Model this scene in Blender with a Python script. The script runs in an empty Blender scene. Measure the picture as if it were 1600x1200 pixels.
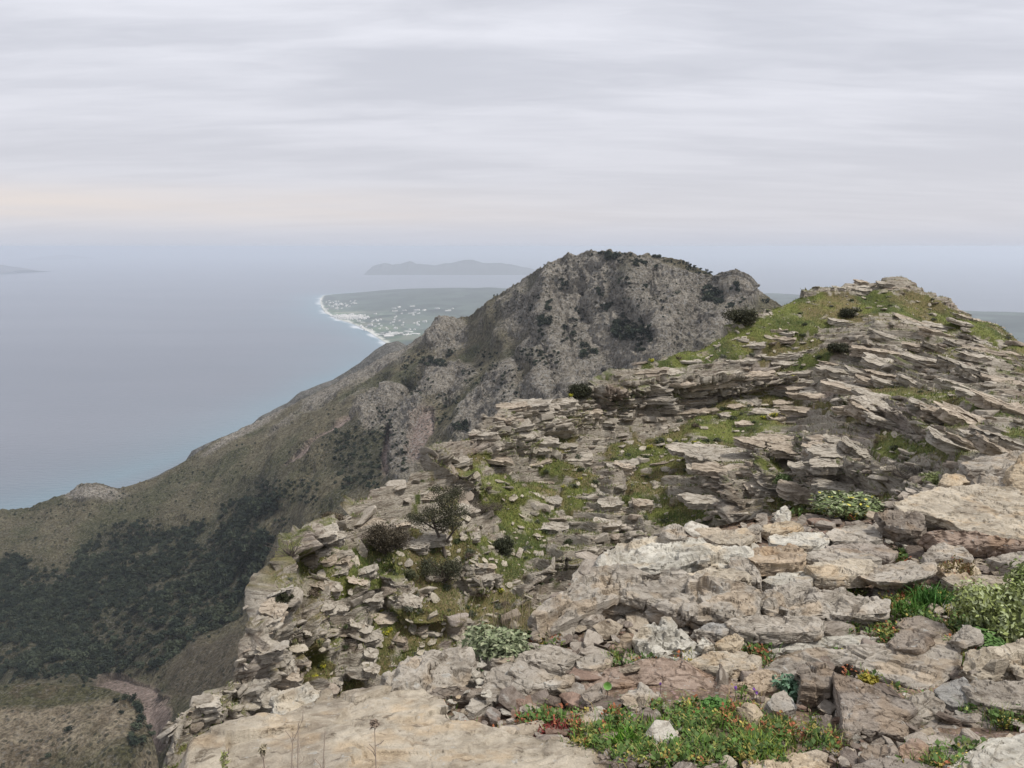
import bpy, math, random, time
import numpy as np
from mathutils import Vector
T0 = time.time()
SC = bpy.context.scene
COL = SC.collection
rnd = random.Random(7)
RS = np.random.RandomState(7)

# ------------------------------------------------------------------ camera
F = 1232.0
PITCH = math.radians(9.9)
cam = bpy.data.cameras.new("camera"); camo = bpy.data.objects.new("camera", cam); COL.objects.link(camo)
cam.sensor_width = 36.0; cam.lens = 36.0 * F / 1600.0
cam.clip_start = 0.1; cam.clip_end = 400000.0
camo.location = (0, 0, 0); camo.rotation_euler = (math.pi / 2 - PITCH, 0, 0)
SC.camera = camo
SC.view_settings.view_transform = 'Standard'; SC.view_settings.look = 'None'
SC.view_settings.gamma = 1.0; SC.view_settings.exposure = 0.24

# ------------------------------------------------------------------ node helper
class NT:
    def __init__(s, tree):
        s.t = tree; s.n = tree.nodes; s.l = tree.links
    def new(s, typ, **kw):
        nd = s.n.new(typ)
        for k, v in kw.items():
            setattr(nd, k, v)
        return nd
    def set(s, nd, key, v):
        if v is None: return
        if hasattr(v, 'node'):
            s.l.new(v, nd.inputs[key])
        else:
            i = nd.inputs[key]
            if hasattr(i.default_value, '__len__') and not hasattr(v, '__len__'):
                v = [v] * len(i.default_value)
            if hasattr(i.default_value, '__len__') and len(i.default_value) == 4 and len(v) == 3:
                v = (*v, 1)
            i.default_value = v
    def math(s, op, a, b=None, c=None, clamp=False):
        nd = s.new('ShaderNodeMath', operation=op); nd.use_clamp = clamp
        s.set(nd, 0, a); s.set(nd, 1, b); s.set(nd, 2, c)
        return nd.outputs[0]
    def vmath(s, op, a, b=None, scale=None):
        nd = s.new('ShaderNodeVectorMath', operation=op)
        s.set(nd, 0, a)
        if b is not None: s.set(nd, 1, b)
        if scale is not None: s.set(nd, 'Scale', scale)
        return nd.outputs[1] if op in ('LENGTH', 'DOT_PRODUCT') else nd.outputs[0]
    def mix(s, f, a, b, blend='MIX'):
        nd = s.new('ShaderNodeMix', data_type='RGBA', blend_type=blend)
        s.set(nd, 0, f); s.set(nd, 6, a); s.set(nd, 7, b)
        return nd.outputs[2]
    def noise(s, vec, scale, detail=4, rough=.55, dist=0.0):
        nd = s.new('ShaderNodeTexNoise')
        s.set(nd, 'Vector', vec); s.set(nd, 'Scale', scale); s.set(nd, 'Detail', detail)
        s.set(nd, 'Roughness', rough); s.set(nd, 'Distortion', dist)
        return nd.outputs[0]
    def voro(s, vec, scale, feature='F1', out=0, rnd=1.0):
        nd = s.new('ShaderNodeTexVoronoi', feature=feature)
        s.set(nd, 'Vector', vec); s.set(nd, 'Scale', scale); s.set(nd, 'Randomness', rnd)
        return nd.outputs[out]
    def ramp(s, v, lo, hi, a=0.0, b=1.0):
        nd = s.new('ShaderNodeMapRange', interpolation_type='SMOOTHSTEP')
        s.set(nd, 0, v); s.set(nd, 1, lo); s.set(nd, 2, hi); s.set(nd, 3, a); s.set(nd, 4, b)
        return nd.outputs[0]

# ------------------------------------------------------------------ world
SUN_EL, SUN_AZ = math.radians(58), math.radians(104)      # azimuth measured from +Y towards +X
w = bpy.data.worlds.new("World"); SC.world = w; w.use_nodes = True
N = NT(w.node_tree); N.n.clear()
sky = N.new('ShaderNodeTexSky', sky_type='NISHITA')
sky.sun_disc = False; sky.sun_elevation = SUN_EL; sky.sun_rotation = SUN_AZ
sky.altitude = 800; sky.dust_density = 3.0
tc = N.new('ShaderNodeTexCoord').outputs['Generated']
sep = N.new('ShaderNodeSeparateXYZ'); N.set(sep, 0, tc)
X, Y, Z = sep.outputs
zz = N.math('ADD', N.math('MAXIMUM', Z, 0.0), 0.10)
uu = N.math('DIVIDE', X, zz); vv = N.math('DIVIDE', Y, zz)
cv = N.new('ShaderNodeCombineXYZ'); N.set(cv, 0, uu); N.set(cv, 1, vv)
c1v = N.vmath('MULTIPLY', cv.outputs[0], (0.55, 1.5, 1))
cl1 = N.noise(c1v, 1.1, 5, .5, .35)
c2v = N.vmath('MULTIPLY', cv.outputs[0], (0.32, 0.8, 1))
cl2 = N.noise(c2v, .9, 3, .5, .2)
cl3 = N.noise(N.vmath('MULTIPLY', cv.outputs[0], (1.5, 5.0, 1)), 1.3, 6, .6, .6)
cl = N.math('ADD', N.math('MULTIPLY', cl1, .48), N.math('ADD', N.math('MULTIPLY', cl2, .34), N.math('MULTIPLY', cl3, .18)))
b = N.ramp(cl, .39, .61)
cloud = N.mix(b, (5.55, 5.65, 6.2), (7.35, 7.4, 7.95))
# the deck thickens and greys towards the horizon, with a thin brighter warm gap low on the left
low = N.ramp(Z, .02, .26, 1.0, 0.0)
cloud = N.mix(N.math('MULTIPLY', low, .75), cloud, (5.75, 5.7, 6.15))
gap = N.math('MULTIPLY', N.ramp(Z, .012, .045), N.ramp(Z, .045, .085, 1.0, 0.0))
left = N.ramp(X, -.7, .45, 1.0, 0.0)
wob = N.ramp(N.noise(N.vmath('MULTIPLY', tc, (2, 2, 30)), 1.4, 3), .3, .7, .45, 1.0)
gap = N.math('MULTIPLY', N.math('MULTIPLY', gap, left), wob)
cloud = N.mix(gap, cloud, (7.1, 6.45, 6.15))
hz = N.ramp(Z, -.01, .035, 1.0, 0.0)
cloud = N.mix(hz, cloud, (5.1, 5.35, 6.15))
full = N.mix(.93, sky.outputs[0], cloud)
bg = N.new('ShaderNodeBackground'); N.set(bg, 0, full); N.set(bg, 1, 0.1)
wo = N.new('ShaderNodeOutputWorld'); N.l.new(bg.outputs[0], wo.inputs[0])

sl = bpy.data.lights.new("sun", 'SUN'); so = bpy.data.objects.new("sun", sl); COL.objects.link(so)
sl.energy = 3.0; sl.angle = math.radians(11); sl.color = (1, .955, .89)
sd = Vector((math.sin(SUN_AZ) * math.cos(SUN_EL), math.cos(SUN_AZ) * math.cos(SUN_EL), math.sin(SUN_EL)))
so.rotation_euler = sd.to_track_quat('Z', 'Y').to_euler()

# ------------------------------------------------------------------ maths helpers
CP, SP = math.cos(PITCH), math.sin(PITCH)
def P(px, py, Yd):
    px = np.asarray(px, float); py = np.asarray(py, float); Yd = np.asarray(Yd, float)
    a = (px - 800) / F; u = (600 - py) / F
    dy = CP + u * SP; dz = -SP + u * CP
    k = Yd / dy
    return np.stack([a * k, Yd + 0 * a, dz * k], -1)
def P_sea(px, py, z=-800.0):
    px = np.asarray(px, float); py = np.asarray(py, float)
    a = (px - 800) / F; u = (600 - py) / F
    dy = CP + u * SP; dz = -SP + u * CP
    k = z / dz
    return np.stack([a * k, dy * k, dz * k], -1)
def proj(p):
    x, y, z = p[..., 0], p[..., 1], p[..., 2]
    d = y * CP - z * SP; u = y * SP + z * CP
    return 800 + F * x / d, 600 - F * u / d, d
def smooth(a, b, x):
    t = np.clip((x - a) / (b - a), 0, 1); return t * t * (3 - 2 * t)
def h3(ix, iy, iz, seed):
    h = (ix.astype(np.uint32) * np.uint32(374761393) + iy.astype(np.uint32) * np.uint32(668265263)
         + iz.astype(np.uint32) * np.uint32(2147483647 - 19) + np.uint32((seed * 974634777) & 0xffffffff))
    h ^= h >> np.uint32(13); h *= np.uint32(1274126177); h ^= h >> np.uint32(16)
    h *= np.uint32(2246822519); h ^= h >> np.uint32(13)
    return (h & np.uint32(0xffffff)).astype(np.float32) / np.float32(0xffffff)
def vn(p, seed=0):
    p = np.asarray(p, np.float32) + np.float32(seed * 17.13)
    i = np.floor(p); f = p - i; i = i.astype(np.int64)
    f = f * f * f * (f * (f * 6 - 15) + 10)
    x, y, z = i[..., 0], i[..., 1], i[..., 2]; fx, fy, fz = f[..., 0], f[..., 1], f[..., 2]
    def c(a, b, d): return h3(x + a, y + b, z + d, seed)
    x00 = c(0,0,0)*(1-fx)+c(1,0,0)*fx; x10 = c(0,1,0)*(1-fx)+c(1,1,0)*fx
    x01 = c(0,0,1)*(1-fx)+c(1,0,1)*fx; x11 = c(0,1,1)*(1-fx)+c(1,1,1)*fx
    return ((x00*(1-fy)+x10*fy)*(1-fz) + (x01*(1-fy)+x11*fy)*fz) * 2 - 1
def fbm(p, o=4, seed=0, gain=.5, lac=2.03):
    a = 1.0; s = 0; t = 0
    p = np.asarray(p, np.float64)
    for k in range(o):
        s = s + a * vn(p, seed + k); t += a; a *= gain; p = p * lac
    return s / t
def ridged(p, o=4, seed=0, gain=.5):
    a = 1.0; s = 0; t = 0
    for k in range(o):
        s = s + a * (1 - 2 * np.abs(vn(p, seed + k))); t += a; a *= gain; p = p * 2.07
    return s / t
def worley2(u, v, w, seed=0):
    """cell noise in a plane, one pattern per integer w: F1, F2-F1, cell id"""
    iu = np.floor(u).astype(np.int64); iv = np.floor(v).astype(np.int64); w = w.astype(np.int64)
    f1 = np.full(u.shape, 9.0, np.float32); f2 = f1.copy(); cid = np.zeros(u.shape, np.float32)
    for a in (-1, 0, 1):
        for b_ in (-1, 0, 1):
            hx = h3(iu + a, iv + b_, w, seed); hy = h3(iu + a, iv + b_, w, seed + 5)
            d = np.maximum(np.abs(iu + a + hx - u), np.abs(iv + b_ + hy - v)) * .5 + np.hypot(iu + a + hx - u, iv + b_ + hy - v) * .5
            near = d < f1
            f2 = np.where(near, f1, np.minimum(f2, d)); cid = np.where(near, h3(iu + a, iv + b_, w, seed + 9), cid)
            f1 = np.where(near, d, f1)
    return f1, f2 - f1, cid
class RBF:
    def __init__(s, pts, lam=1e-3):
        pts = np.array(pts, float); s.c = pts[:, :2] / 200.0; v = np.log(pts[:, 2]); n = len(pts)
        d = np.hypot(*(s.c[:, None] - s.c[None]).transpose(2, 0, 1))
        A = np.zeros((n + 3, n + 3)); A[:n, :n] = s.k(d) + lam * np.eye(n)
        A[:n, n] = 1; A[:n, n+1:] = s.c; A[n, :n] = 1; A[n+1:, :n] = s.c.T
        s.w = np.linalg.solve(A, np.concatenate([v, [0, 0, 0]]))
    def k(s, d): return np.sqrt(d * d + .006)
    def __call__(s, x, y):
        sh = np.shape(x); q = np.stack([np.ravel(x), np.ravel(y)], -1) / 200.0; out = np.zeros(len(q)); n = len(s.c)
        for i in range(0, len(q), 100000):
            qq = q[i:i+100000]; d = np.hypot(qq[:, None, 0] - s.c[None, :, 0], qq[:, None, 1] - s.c[None, :, 1])
            out[i:i+100000] = s.k(d) @ s.w[:n] + s.w[n] + qq @ s.w[n+1:]
        return np.exp(out).reshape(sh)
def gridnormals(V):
    du = np.gradient(V, axis=1); dv = np.gradient(V, axis=0)
    n = np.cross(du, dv); n /= np.linalg.norm(n, axis=-1, keepdims=True) + 1e-12
    return n
def gridfaces(nr, nc, wrap=False):
    r = np.arange(nr - 1)[:, None]; c = np.arange(nc if wrap else nc - 1)[None]
    c2 = (c + 1) % nc
    return np.stack([(r*nc + c), (r*nc + c2), ((r+1)*nc + c2), ((r+1)*nc + c)], -1).reshape(-1, 4)

# ------------------------------------------------------------------ object helpers
def mesh_np(name, V, faces, mat, col=None, smooth_=True, parent=None, attrs=None, link=True):
    V = np.ascontiguousarray(V, np.float32).reshape(-1, 3); faces = np.ascontiguousarray(faces, np.int32)
    me = bpy.data.meshes.new(name); k = faces.shape[1]; nf = len(faces)
    me.vertices.add(len(V)); me.vertices.foreach_set('co', V.ravel())
    me.loops.add(nf * k); me.loops.foreach_set('vertex_index', faces.ravel())
    me.polygons.add(nf); me.polygons.foreach_set('loop_start', np.arange(0, nf * k, k, dtype=np.int32))
    me.polygons.foreach_set('loop_total', np.full(nf, k, np.int32))
    me.polygons.foreach_set('use_smooth', np.full(nf, smooth_, bool))
    if col is not None:
        a = me.color_attributes.new('tint', 'FLOAT_COLOR', 'POINT')
        c4 = np.ones((len(V), 4), np.float32); c4[:, :3] = np.asarray(col).reshape(-1, 3) if np.ndim(col) > 1 else col
        a.data.foreach_set('color', c4.ravel())
    for k_, v_ in (attrs or {}).items():
        a = me.attributes.new(k_, 'FLOAT', 'POINT'); a.data.foreach_set('value', np.ascontiguousarray(v_, np.float32).ravel())
    me.update(calc_edges=True)
    if mat: me.materials.append(mat)
    o = bpy.data.objects.new(name, me)
    if parent: o.parent = parent
    if link: COL.objects.link(o)
    return o
def tag(o, label=None, cat=None, group=None, kind=None):
    if label: o['label'] = label
    if cat: o['category'] = cat
    if group: o['group'] = group
    if kind: o['kind'] = kind
    return o
def recenter(o):
    """move a mesh object's origin to the middle of its base"""
    me = o.data; n = len(me.vertices); a = np.empty(n * 3, np.float32); me.vertices.foreach_get('co', a); a = a.reshape(-1, 3)
    c = (a.min(0) + a.max(0)) / 2; c[2] = a[:, 2].min(); me.vertices.foreach_set('co', (a - c).ravel()); o.location = [float(x) for x in c]; me.update()
    return o
def empty(name, loc):
    o = bpy.data.objects.new(name, None); o.location = [float(x) for x in loc]; o.empty_display_size = .1; COL.objects.link(o); return o

# ------------------------------------------------------------------ materials
def new_mat(name):
    m = bpy.data.materials.new(name); m.use_nodes = True; N = NT(m.node_tree); N.n.clear()
    out = N.new('ShaderNodeOutputMaterial'); bs = N.new('ShaderNodeBsdfPrincipled'); N.l.new(bs.outputs[0], out.inputs[0])
    return m, N, bs
def pos(N): return N.new('ShaderNodeNewGeometry').outputs['Position']
def attr(N, name, o='Color'):
    a = N.new('ShaderNodeAttribute'); a.attribute_name = name; return a.outputs[o]
def bump(N, bs, h, dist, strength=1.0):
    b_ = N.new('ShaderNodeBump'); N.set(b_, 'Height', h); N.set(b_, 'Distance', dist); N.set(b_, 'Strength', strength)
    N.l.new(b_.outputs[0], bs.inputs['Normal'])
def rock_mat(name, s=1.0, lich=.6, bumpd=.012, grain=1.0, strata=(.15, .1, 1), lines=.35):
    """weathered schist: 'tint' carries the stone's own colour; s = features per metre"""
    m, N, bs = new_mat(name); p = pos(N); t = attr(N, 'tint')
    pw = N.vmath('MULTIPLY', p, (1, 1, 3.0))
    n1 = N.noise(p, 1.3 * s, 6, .62, .3); n2 = N.noise(pw, 7 * s, 6, .66); n3 = N.noise(p, 42 * s, 4, .7)
    c = N.mix(N.ramp(n1, .3, .7), N.mix(1, t, (.70, .66, .60), 'MULTIPLY'), N.mix(1, t, (1.12, 1.1, 1.06), 'MULTIPLY'))
    c = N.mix(N.ramp(n2, .38, .66, .0, .55), c, N.mix(1, t, (1.32, 1.30, 1.26), 'MULTIPLY'))
    # dark lichen and iron stains, then pale crusts
    l1 = N.ramp(N.noise(pw, 3.1 * s, 7, .72, .6), .56, .66)
    c = N.mix(N.math('MULTIPLY', l1, .88), c, N.mix(1, t, (.34, .30, .255), 'MULTIPLY'))
    l2 = N.ramp(N.noise(N.vmath('ADD', p, (31, 7, 3)), 5.5 * s, 6, .7, .8), .60, .66)
    c = N.mix(N.math('MULTIPLY', l2, lich), c, (.46, .455, .42))
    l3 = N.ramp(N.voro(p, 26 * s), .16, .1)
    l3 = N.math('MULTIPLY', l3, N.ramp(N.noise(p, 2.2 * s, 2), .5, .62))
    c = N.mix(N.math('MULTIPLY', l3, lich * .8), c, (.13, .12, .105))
    c = N.mix(N.ramp(n3, .25, .75, .35, 0), c, N.mix(1, c, (.5, .48, .46), 'MULTIPLY'))
    sv = N.vmath('MULTIPLY', p, tuple(x * 60 * s for x in strata))
    st = N.noise(sv, 1.0, 4, .6, .4)
    c = N.mix(N.math('MULTIPLY', N.ramp(st, .50, .36), lines), c, N.mix(1, t, (.26, .20, .155), 'MULTIPLY'))
    N.set(bs, 'Base Color', c); N.set(bs, 'Roughness', .9); N.set(bs, 'Specular IOR Level', .25)
    h = N.math('ADD', N.math('MULTIPLY', n2, 1.3), N.math('ADD', N.math('MULTIPLY', n3, .45 * grain), N.math('MULTIPLY', st, .8)))
    h = N.math('SUBTRACT', h, N.math('MULTIPLY', l1, .12))
    bump(N, bs, h, bumpd)
    return m

SC.render.engine = 'CYCLES'
SC.cycles.use_denoising = True
try: SC.cycles.denoiser = 'OPENIMAGEDENOISE'
except Exception: pass
SC.cycles.max_bounces = 5; SC.cycles.diffuse_bounces = 3; SC.cycles.volume_bounces = 1; SC.cycles.transparent_max_bounces = 4

# ================================================================== far setting: sea, coast, islands
def lerp_px(line, x):
    l = np.array(line, float); return np.interp(x, l[:, 0], l[:, 1])
COAST_LO = [(500,472),(502,481),(508,489),(528,499),(545,504),(560,510),(580,521),(600,534),(640,556),(700,585),(1000,620),(1750,640)]
COAST_UP = [(500,467),(506,462),(520,460),(560,458),(600,456),(700,455),(850,456),(1100,462),(1200,466),(1250,471),(1500,498),(1600,505),(1750,508)]
# sea: one polar sheet round the viewer
az = np.concatenate([np.linspace(-math.pi, -.75, 40)[:-1], np.linspace(-.75, .75, 420), np.linspace(.75, math.pi, 40)[1:]])
rr = np.concatenate([[0.0, 400], np.geomspace(800, 30000, 330), np.geomspace(33000, 105000, 16)])
A, R = np.meshgrid(az, rr)
V = np.stack([np.sin(A) * R, np.cos(A) * R, np.full_like(A, -800.0)], -1)
cl_px = np.array(COAST_LO + COAST_UP[::-1], float)
cl_w = P_sea(cl_px[:, 0], cl_px[:, 1])[:, :2]
def dist_poly(q, poly, closed=False):
    d = np.full(len(q), 1e9)
    n = len(poly)
    for i in range(n if closed else n - 1):
        a, b_ = poly[i], poly[(i + 1) % n]; ab = b_ - a
        t = np.clip(((q - a) @ ab) / (ab @ ab + 1e-9), 0, 1); d = np.minimum(d, np.linalg.norm(q - a - t[:, None] * ab, axis=1))
    return d
shore_w = P_sea([p[0] for p in COAST_UP[:4][::-1]] + [p[0] for p in COAST_LO], [p[1] for p in COAST_UP[:4][::-1]] + [p[1] for p in COAST_LO])[:, :2]
q = V[..., :2].reshape(-1, 2)
ds = dist_poly(q, shore_w)
near_sh = P_sea([-300, 0, 160, 300, 430, 560], [846, 800, 752, 705, 640, 566])[:, :2]   # foot of our own mountain
dn = dist_poly(q, near_sh)
sn = fbm(np.stack([q[:, 0] / 700, q[:, 1] / 700, 0 * q[:, 0]], -1), 3, 3)
shal = np.exp(-np.maximum(ds, 0) / (330 * (1 + .7 * sn))) * .55 + np.exp(-dn / (190 * (1 + .6 * sn))) * .38
foam = np.clip(smooth(45, 0, ds + 90 * fbm(np.stack([q[:, 0] / 160, q[:, 1] / 160, 0 * q[:, 0]], -1), 3, 8)), 0, 1)
m_sea, N, bs = new_mat('sea_water')
p = pos(N); sh = attr(N, 'shallow', 'Fac'); fo = attr(N, 'foam', 'Fac')
n = N.noise(N.vmath('MULTIPLY', p, (.00022, .0009, 1)), 1.0, 5, .6, .5)
c = N.mix(N.ramp(n, .3, .7), (.13, .142, .17), (.165, .176, .205))
c = N.mix(sh, c, (.13, .27, .32)); c = N.mix(fo, c, (.55, .58, .60))
N.set(bs, 'Base Color', c); N.set(bs, 'Roughness', .36); N.set(bs, 'IOR', 1.33)
wv = N.math('ADD', N.noise(N.vmath('MULTIPLY', p, (.02, .05, 1)), 1.0, 4, .6), N.math('MULTIPLY', N.noise(N.vmath('MULTIPLY', p, (.1, .2, 1)), 1.0, 3, .6), .3))
bump(N, bs, wv, 5.0, .8)
sea = mesh_np('sea', V, gridfaces(*A.shape)[:, ::-1], m_sea, attrs={'shallow': shal, 'foam': foam}); tag(sea, kind='structure')

# coastal plain with its low hills
m_coast, N, bs = new_mat('coastal_land')
p = pos(N); t = attr(N, 'tint')
vo = N.voro(N.vmath('MULTIPLY', p, (.0045, .0028, .001)), 1.0, out=1)
n = N.noise(N.vmath('MULTIPLY', p, (.001, .001, .001)), 1.5, 5, .6)
bwn = N.new('ShaderNodeRGBToBW'); N.set(bwn, 0, vo); c = N.mix(.9, t, bwn.outputs[0], 'SOFT_LIGHT')
c = N.mix(N.ramp(n, .35, .65, 0, .5), c, N.mix(1, t, (.55, .62, .55), 'MULTIPLY'))
spots = N.ramp(N.voro(N.vmath('MULTIPLY', p, (.006, .004, .001)), 1.0), .22, .12)
c = N.mix(N.math('MULTIPLY', spots, N.math('MULTIPLY', attr(N, 'built', 'Fac'), .8)), c, (.55, .54, .5))
N.set(bs, 'Base Color', c); N.set(bs, 'Roughness', .95)
px_ = np.concatenate([np.linspace(500, 520, 25)[:-1], np.linspace(520, 900, 300), np.linspace(905, 1750, 120)])
tt = np.linspace(0, 1, 170)
lo = lerp_px(COAST_LO, px_); up = lerp_px(COAST_UP, px_)
lo = lo + 1.2 * fbm(np.stack([px_ / 9, 0 * px_, 0 * px_], -1), 3, 4)
PX, TT = np.meshgrid(px_, tt)
PY = lo[None] + (up - lo)[None] * TT
V = P_sea(PX, PY)
dsh = dist_poly(V[..., :2].reshape(-1, 2), shore_w).reshape(TT.shape)
edge = smooth(0, .07, TT) * smooth(1, .985, TT) * smooth(500, 507, PX)
rise = smooth(.35, .93, TT) * smooth(510, 700, PX)
h = 3 + edge * (6 + 6 * fbm(V / 500, 3, 11) + rise * (80 + 26 * fbm(V / 1700, 4, 13) + 8 * fbm(V / 400, 3, 15)) + smooth(1150, 1250, PX) * smooth(.4, .9, TT) * (30 + 60 * fbm(V / 1500, 3, 17)))
V[..., 2] += np.maximum(h, 1)
fld = fbm(V * (1/260, 1/420, 0), 3, 20)
green = np.array([.085, .125, .06]); olive = np.array([.065, .085, .065]); tan = np.array([.24, .22, .17]); sand = np.array([.62, .60, .54])
k = smooth(-.25, .35, fld)[..., None]
c = green * k + olive * (1 - k)
k = smooth(.25, .45, fbm(V * (1/300, 1/300, 0), 3, 23))[..., None]; c = c * (1 - k * .6) + tan * k * .6
k = smooth(.2, .75, TT)[..., None]; c = c * (1 - k) + (olive * .8) * k
bt = np.minimum(lo[None] - PY, 99)
k = (smooth(50, 10, dsh + 30 * fbm(V / 90, 2, 5)) * (PX < 680))[..., None]; c = c * (1 - k) + sand * k
built = smooth(.75, .1, TT) * smooth(780, 640, PX) * smooth(515, 540, PX)
tag(mesh_np('coastal_plain', V, gridfaces(*TT.shape)[:, ::1], m_coast, c, attrs={'built': built}), kind='structure')
# skirt so that the land is no bare sheet: the far side falls back to the water
# islands on the horizon: real ridges standing in the sea
m_isl, N, bs = new_mat('far_island_rock'); N.set(bs, 'Roughness', .95)
n = N.noise(N.vmath('MULTIPLY', pos(N), (.0006, .0006, .002)), 1.0, 4)
N.set(bs, 'Base Color', N.mix(n, (.05, .06, .06), (.10, .10, .095)))
def island(name, top, ybase, Yd, depth, seed):
    xs = np.linspace(top[0][0], top[-1][0], 160); ty = lerp_px(top, xs)
    rows = []
    crest = P(xs, ty, Yd)
    nz = fbm(np.stack([xs / 12, 0 * xs, 0 * xs], -1), 4, seed) * 35
    hgt = np.maximum(crest[:, 2] + 800 + nz * smooth(0, 200, crest[:, 2] + 800), 0)
    for s in np.linspace(-1, 1, 25):
        q = crest.copy(); q[:, 1] += s * depth
        rg = 1 + .25 * fbm(np.stack([xs / 20, 0 * xs + s * 2, 0 * xs], -1), 4, seed + 3)
        q[:, 2] = -802 + hgt * np.clip(1 - abs(s) ** 1.15, 0, 1) * (rg if s else 1)
        rows.append(q)
    V = np.array(rows)
    tag(mesh_np(name, V, gridfaces(*V.shape[:2]), m_isl), kind='structure')
island('island', [(576,421),(582,416),(600,411),(612,412),(625,413),(640,408),(652,412),(680,414),(700,411),(718,407),(735,405),(750,410),(768,411),(792,412),(815,417),(838,422),(850,424)], 430, 23500, 900, 31)
island('island', [(-60,409),(-20,411),(10,415),(25,418),(38,422)], 424, 24000, 1500, 41)
island('island', [(62,404),(80,400),(100,398),(118,400),(128,404)], 404, 50000, 3000, 51)
island('island', [(1480,494),(1520,492),(1545,494),(1580,498),(1640,497),(1720,505)], 500, 9600, 900, 61)

# ================================================================== the mountain beyond
MT = [(-160,805,1120),(0,798,1150),(45,796,1160),(60,787,1165),(85,778,1165),(110,772,1170),(125,758,1175),(160,757,1180),(185,765,1190),(235,750,1215),(265,737,1225),(290,722,1240),(330,694,1260),(400,660,1330),(450,636,1330),(500,612,1330),(545,588,1320),(575,572,1300),(605,556,1280),(635,544,1260),(650,530,1245),(672,515,1230),(680,497,1220),(695,495,1210),(715,497,1190),(735,494,1150),(755,478,1110),(772,466,1080),(800,449,1040),(830,430,1000),(852,415,975),(870,408,960),(888,397,945),(900,403,940),(918,395,930),(955,394,905),(990,398,890),(1030,403,880),(1065,409,870),(1085,419,860),(1100,427,855),(1115,431,850),(1128,427,845),(1150,422,835),(1165,433,830),(1178,449,825),(1200,468,815),(1230,486,800),(1320,540,780)]
MI = [(0,850,1060),(0,900,980),(0,1000,860),(0,1080,780),(150,800,1130),(150,850,1060),(200,950,900),(200,1040,790),(350,750,1120),(350,850,950),(380,950,780),(330,1060,620),(400,1050,560),(430,700,1150),(500,700,1000),(450,850,800),(560,640,1090),(590,600,1190),(600,750,750),(650,560,1150),(680,650,850),(720,560,1000),(750,650,780),(800,560,880),(800,700,640),(850,480,900),(900,560,780),(900,650,620),(1000,480,820),(1000,560,720),(1000,640,560),(1100,480,790),(1100,560,620),(1200,520,700),(1250,560,600),(600,880,520),(1000,700,470),(230,1100,640),(240,1180,540),(300,1150,500),(100,1150,600),(850,800,430),(-160,1100,800),(-160,900,980)]
MB = [(-160,1250),(60,1260),(300,1250),(420,1160),(560,960),(700,860),(850,790),(1000,720),(1150,650),(1320,590)]
RELIEF = [  # (polyline in the picture, how far it stands forward (+) or is cut back (-), width)
    ([(690,503),(665,560),(590,640),(520,690),(470,735),(430,790),(405,850)], .045, 20),
    ([(612,560),(560,620),(470,690),(330,760),(240,790)], .018, 22),
    ([(640,610),(610,690),(600,730)], -.035, 12), ([(735,500),(735,560),(700,640),(665,720)], -.04, 18),
    ([(760,480),(790,540),(800,600)], .03, 16), ([(850,420),(845,470),(870,560),(900,620)], .035, 16),
    ([(915,470),(930,540),(960,600)], -.035, 14), ([(985,400),(985,460),(1040,520),(1030,560)], .035, 18),
    ([(800,640),(760,700)], .04, 18), ([(840,560),(855,640)], .05, 18), ([(1050,480),(1000,570)], .05, 20),
    ([(1160,425),(1130,500),(1110,540)], .03, 13), ([(1120,440),(1080,500)], -.03, 10),
    ([(430,830),(390,900),(370,960)], -.03, 34), ([(0,990),(150,960),(330,860),(430,800)], -.01, 30),
    ([(150,1066),(250,1072),(240,1110),(235,1200)], -.04, 24)]
class Patch: pass
def arc(line, n, dims):
    l = np.array(line, float); d = np.concatenate([[0], np.cumsum(np.hypot(*np.diff(l[:, :2], axis=0).T))])
    s = np.linspace(0, d[-1], n)
    return np.stack([np.interp(s, d, l[:, k]) for k in range(dims)], -1)
def build_patch(top, bottom, inner, nc, nr, relief=(), back=None, lam=1e-3, dens=None):
    rb = RBF([t for t in top] + inner, lam)
    tp = arc(top, nc, 3); bt = arc(bottom, nc, 2)
    t = np.linspace(0, 1, nr) if dens is None else dens
    PX = tp[None, :, 0] * (1 - t[:, None]) + bt[None, :, 0] * t[:, None]
    PY = tp[None, :, 1] * (1 - t[:, None]) + bt[None, :, 1] * t[:, None]
    Yd = rb(PX, PY)
    for ln, a, wd in relief:
        l = np.array(ln, float); d = dist_poly(np.stack([PX.ravel(), PY.ravel()], -1), l).reshape(PX.shape)
        Yd *= 1 - a * np.exp(-(d / wd) ** 1.6)
    V = P(PX, PY, Yd)
    nb = 0
    if back is not None:
        fr = V[0]; rows = []
        for dy, dz in back[::-1]:
            q = fr.copy(); out = fr[:, :2] / np.linalg.norm(fr[:, :2], axis=1, keepdims=True)
            q[:, :2] += out * dy; q[:, 2] = np.maximum(q[:, 2] - dz, -801.5)
            rows.append(q)
        V = np.concatenate([np.array(rows), V]); nb = len(rows)
        PX = np.concatenate([np.repeat(PX[:1], nb, 0), PX]); PY = np.concatenate([np.repeat(PY[:1], nb, 0), PY])
        t = np.concatenate([np.full(nb, -1.0), t])
    o = Patch(); o.V = V; o.PX = PX; o.PY = PY; o.T = np.repeat(t[:, None], nc, 1); o.nb = nb
    return o
def ell(PX, PY, lst):
    """soft union of rotated ellipses given as (x, y, rx, ry, degrees)"""
    m = np.zeros(PX.shape)
    for x, y, rx, ry, a in lst:
        ca, sa = math.cos(math.radians(a)), math.sin(math.radians(a)); dx, dy = PX - x, PY - y
        u = (dx * ca + dy * sa) / rx; v = (-dx * sa + dy * ca) / ry
        m = np.maximum(m, np.clip(1.5 - np.sqrt(u * u + v * v), 0, 1))
    return m
C3 = lambda *a: np.array(a)
bk = [(6, 1), (25, 10), (70, 40), (160, 120), (300, 260), (520, 520), (900, 900)]
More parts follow.
